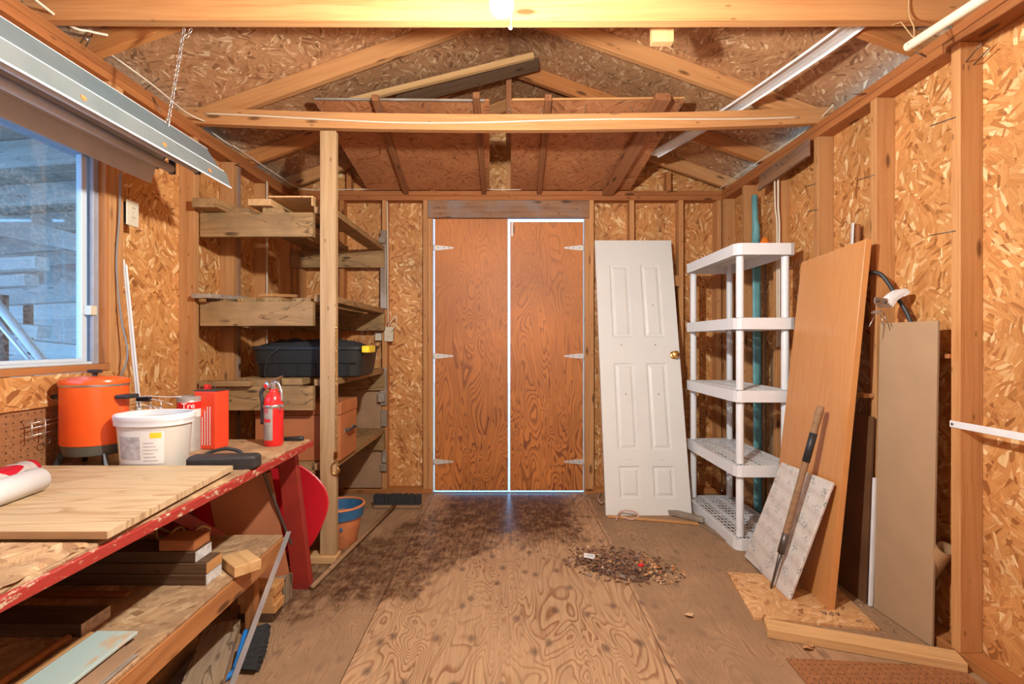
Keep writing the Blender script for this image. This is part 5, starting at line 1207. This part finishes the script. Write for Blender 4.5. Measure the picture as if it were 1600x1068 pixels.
# hose with fitting
t = thing('lamp_clamp', 'white and chrome clamp fitting gripping a black hose above the tan panel', 'clamp', (1.66, 2.1, 1.35))
YY = 2.12
tube('hose', spline([P(1352, 440, 2.28), P(1358, 427, 2.24), P(1374, 427, 2.20), P(1388, 442, 2.17), P(1400, 462, 2.14), P(1412, 480, 2.12), P(1420, 495, 2.10), P(1425, 512, 2.09), P(1427, 540, 2.09)]), 0.0088, BLACK, t, 10)
R_ = []
pth = spline([P(1383, 476, YY), P(1390, 465, YY), P(1401, 457, YY), P(1409, 455, YY), P(1413, 460, YY)], 4)
bm = bmesh.new(); prev = None
for i, p in enumerate(pth):
    d = (pth[min(i+1, len(pth)-1)]-pth[max(i-1, 0)]).normalized(); s = Vector((0, 1, 0)); u = d.cross(s).normalized()
    if u.z < 0: u = -u
    cur = [bm.verts.new(p+s*a_+u*b_) for a_, b_ in ((-0.022, 0.010), (0.022, 0.010), (0.024, -0.006), (0.022, -0.022), (-0.022, -0.022), (-0.024, -0.006))]
    if prev:
        for k in range(6): bm.faces.new((prev[k], prev[(k+1)%6], cur[(k+1)%6], cur[k]))
    else: bm.faces.new(cur[::-1])
    prev = cur
bm.faces.new(prev); add('clamp_body', finish(bm, 'clamp_body'), PLASW, t)
prism('bracket', [(0, 0), (0.055, -0.006), (0.052, -0.03), (0.03, -0.05), (0.012, -0.045), (-0.004, -0.02)], 0.006, STEEL, t, T(P(1366, 464, YY-0.02)) @ Euler((D(90), 0, 0)).to_matrix().to_4x4(), 0.001)
lathe('collar', [(0.020, 0), (0.024, 0.004), (0.022, 0.009), (0.012, 0.016)], STEEL, t, T(P(1371, 490, YY)), 20)
for pa, pb in (((1367, 492), (1358, 510)), ((1376, 492), (1381, 508)), ((1380, 488), (1387, 505))): tube('prong', [P(*pa, YY), P(*pb, YY-0.01)], 0.0022, STEEL, t, 6)
for q in ((1371, 470), (1383, 472)): lathe('bolt', [(0.006, 0), (0.006, 0.006), (0.003, 0.008)], DSTEEL, t, T(P(*q, YY-0.027)) @ Euler((D(90), 0, 0)).to_matrix().to_4x4(), 10)

# ------------------------------------------------------------------ litter on the floor
def leaf(bm, p, size, rz, slot, seed):
    rnd = random.Random(seed); n = 6; Mx_ = T(p) @ Euler((rnd.uniform(-.5, .5), rnd.uniform(-.5, .5), rz)).to_matrix().to_4x4()
    c = bm.verts.new(Mx_ @ Vector((0, 0, size*0.22))); el_ = rnd.uniform(0.35, 0.7)
    ring = [bm.verts.new(Mx_ @ Vector((size*math.cos(k*math.pi*2/n)*rnd.uniform(.7, 1.2), size*el_*math.sin(k*math.pi*2/n)*rnd.uniform(.7, 1.2), rnd.uniform(0, size*0.3)))) for k in range(n)]
    for k in range(n): f = bm.faces.new((c, ring[k], ring[(k+1)%n])); f.material_index = slot
bm = bmesh.new(); rnd = random.Random(3)
cL = Vector((0.62, 2.625, 0))
from mathutils import noise as mnz
ca, sa = math.cos(D(-24)), math.sin(D(-24)); cen = bm.verts.new(cL+Vector((0, 0, 0.024))); pr = None
for q in range(1, 9):
    cur = []
    for k in range(40):
        a_ = 2*math.pi*k/40; rr_ = q/8*(0.9+0.35*mnz.noise(Vector((math.cos(a_)*1.6, math.sin(a_)*1.6, 3)))); x = 0.245*rr_*math.cos(a_); y = 0.155*rr_*math.sin(a_)
        cur.append(bm.verts.new(cL+Vector((x*ca-y*sa, x*sa+y*ca, max(0.0006, 0.024*(1-(q/8)**2)+0.009*mnz.noise(Vector((x*40, y*40, 0))))*(1 if q < 8 else 0)+0.0006))))
    for k in range(40):
        f = bm.faces.new((cen, cur[k], cur[(k+1)%40])) if pr is None else bm.faces.new((pr[k], cur[k], cur[(k+1)%40], pr[(k+1)%40])); f.material_index = rnd.choice((0, 0, 1, 4))
    pr = cur
for i in range(3200):
    r_ = min(1.25, abs(rnd.gauss(0, 0.5))); a_ = rnd.uniform(0, 2*math.pi); x = 0.24*r_*math.cos(a_); y = 0.17*r_*math.sin(a_)
    ca, sa = math.cos(D(-24)), math.sin(D(-24)); X_, Y_ = x*ca*1.1-y*sa, x*sa+y*ca
    hgt = max(0, 0.030*(1-r_*0.9)); pal = rnd.random()
    slot = (0 if pal < .36 else 1 if pal < .76 else 4 if pal < .88 else 2 if pal < .96 else 3)
    if X_ > 0.11 and rnd.random() < 0.35: slot = rnd.choice((2, 3, 3, 5))
    leaf(bm, cL+Vector((X_, Y_, 0.004+hgt*(0.45+0.55*rnd.random()))), rnd.uniform(0.006, 0.018), rnd.uniform(0, 6.28), slot, i)
add('leaf_litter', finish(bm, 'leaf_litter', recalc=False), LEAFS, None, label='swept pile of dry leaves and dirt on the floor', cat='leaves', kind='stuff')
def crumpled(name, p, s, mat, seed, **kw):
    rnd = random.Random(seed); bm = bmesh.new(); bmesh.ops.create_icosphere(bm, subdivisions=2, radius=s)
    for v_ in bm.verts: v_.co *= rnd.uniform(0.55, 1.15); v_.co.z *= 0.7
    return add(name, finish(bm, name), mat, None, T(p), **kw)
crumpled('red_foil_scrap', P(1001, 884, 2.57)+Vector((0, 0, 0.005)), 0.019, REDX, 4, label='crumpled red foil scrap in the leaf pile', cat='litter')
o = add('paper_tag', me_box(0.062, 0.042, 0.002, 0.0005), PAPER, None, T(G(921, 868, 0.024)) @ Euler((D(10), D(3), D(-14))).to_matrix().to_4x4(), label='small white paper tag in the leaf pile', cat='litter')
add('printed_mark', me_box(0.035, 0.018, 0.001), plain('pale_print', (0.5, 0.56, 0.56), 0.6), o, WM[o] @ T(0.002, 0, 0.0016))
def bigleaf(p, s, slot, seed, label):
    bm = bmesh.new(); leaf(bm, Vector((0, 0, 0)), s, 0.3, 0, seed); leaf(bm, Vector((s*0.7, 0.3*s, 0)), s*0.6, 1.0, 0, seed+1)
    return add('dry_leaf', finish(bm, 'dry_leaf', recalc=False), LEAFS[slot], None, T(p), label=label, cat='leaf')
bigleaf(G(1076, 961, .006), 0.026, 3, 11, 'single pale dry leaf on the open floor')
bigleaf(G(1262, 1012, .006), 0.030, 2, 12, 'dry brown leaf on the floor below the pine board')
bigleaf(G(1336, 1015, .006), 0.020, 2, 15, 'small dry leaf under the middle of the pine board')
crumpled('white_lump', G(1413, 1024, 0.006), 0.012, PAPER, 8, label='small white lump of plaster by the pine board', cat='litter')
bm = bmesh.new()
for i in range(700):
    k = rnd.random()
    if k < .45: x = rnd.uniform(1.45, 1.72); y = rnd.uniform(1.75, 2.6)
    elif k < .7: x = rnd.uniform(0.7, 1.5); y = rnd.uniform(3.3, 3.8)
    elif k < .9: x = rnd.uniform(-0.2, 1.2); y = rnd.uniform(2.2, 2.9)
    else: x = rnd.uniform(-0.9, 1.3); y = rnd.uniform(1.5, 3.4)
    if 1.05 < x < 1.66 and 1.9 < y < 2.53 and k >= .45: continue
    leaf(bm, Vector((x, y, 0.0015)), rnd.uniform(0.002, 0.006), rnd.uniform(0, 6.28), rnd.choice((0, 1, 3, 4, 2)), i)
add('floor_crumbs', finish(bm, 'floor_crumbs', recalc=False), LEAFS, None, label='wood chips and crumbs scattered over the floor', cat='debris', kind='stuff')

# ------------------------------------------------------------------ outside
box('ground', -14, 14, -10, 18, -0.32, -0.30, CONC, None, kind='structure')
OUTW = wood('pale_outdoor_lumber', (0.64, 0.60, 0.54), (0.46, 0.42, 0.37), knot=0.6)
OUTO = osb('osb_leanto', [(0.26, 0.22, 0.18), (0.38, 0.33, 0.27), (0.45, 0.40, 0.33), (0.56, 0.50, 0.43)], 12, 44)
lt = thing('lean_to_shelter', 'pale wooden lean-to roof, rafters and board wall seen through the window', 'shelter', (-4.3, 3.0, -0.3))
XO0, XO1 = -2.24, -7.0
zr = lambda x: 2.36+0.07*(x-XO0)
for k in range(4):
    ya, yb2 = 0.6+k*1.22, 0.6+(k+1)*1.22-0.006
    q = [Vector((XO0, ya, zr(XO0))), Vector((XO1, ya, zr(XO1))), Vector((XO1, yb2, zr(XO1))), Vector((XO0, yb2, zr(XO0)))]
    if frame(q[3]-q[0], q[1]-q[0]).col[2].xyz.z < 0: q = [q[3], q[2], q[1], q[0]]
    quad_panel('roof_panel', q, 0.012, OUTO, lt, 0)
for y in (0.8, 1.4, 2.0, 2.6, 3.2, 3.8, 4.4, 5.0): plank('rafter', (XO0, y, zr(XO0)-0.07), (XO1, y, zr(XO1)-0.07), 0.135, 0.038, OUTW, lt)
for x in (-3.6, -5.2): plank('cross_beam', (x, 0.7, zr(x)-0.21), (x, 5.3, zr(x)-0.21), 0.14, 0.04, OUTW, lt)
plank('eave_beam', (-6.8, 0.6, zr(-6.8)-0.21), (-6.8, 5.4, zr(-6.8)-0.21), 0.14, 0.06, OUTW, lt)
for y in (0.7, 2.9, 5.2): box('shelter_post', -6.85, -6.76, y, y+0.09, -0.30, zr(-6.8)-0.28, OUTW, lt)
for k in range(9): box('end_board', -7.0, -2.24, 5.42, 5.44, -0.3+k*0.30, -0.001+k*0.30, OUTW, lt)
rnd = random.Random(12)
rank = ['topmost', 'second from the top', 'third from the top', 'fourth from the top', 'fifth from the top', 'sixth from the top', 'seventh from the top', 'eighth from the top', 'ninth from the top', 'tenth from the top', 'lowest visible']
for k in range(11):
    y = 3.35+0.16*(k % 3); zz = 1.66-0.095*k
    sl = rnd.choice((-0.16, -0.10, -0.20, 0.05)); xa = -4.75+0.25*rnd.random(); xb = xa+rnd.uniform(0.9, 1.9)
    plank('stacked_timber', (xa, y, zz+0.05), (xb, y+rnd.uniform(-.1, .1), zz+0.05+sl*(xb-xa)), 0.085, 0.10, OUTW, None, side=(0, 0, 1), label='rough timber in the woodpile outside the window, '+rank[k], cat='timber', group='woodpile outside the window')
t = thing('timber_rack', 'rough rack of upright posts holding the woodpile outside the window', 'rack', (-3.9, 3.5, -0.3))
for x, y in ((-4.6, 3.24), (-4.02, 3.24), (-3.45, 3.24), (-4.6, 3.86), (-3.9, 3.86), (-3.3, 3.86)): box('rack_post', x-0.025, x+0.025, y-0.02, y+0.02, -0.3, 1.55, DARKW, t)
for y in (3.24, 3.86): box('rack_rail', -4.7, -3.2, y+0.022, y+0.05, 0.40, 0.49, OUTW, t)
tube('white_pole', [P(-40, 430, 2.6), P(84, 585, 2.55)], 0.022, VINYL, None, 12, label='slanting white metal pole outside the window', cat='pole')
tube('white_pole', [P(-50, 445, 2.6), P(70, 592, 2.55)], 0.012, ALU, None, 12, label='thinner pole just below the slanting white pole outside the window', cat='pole')
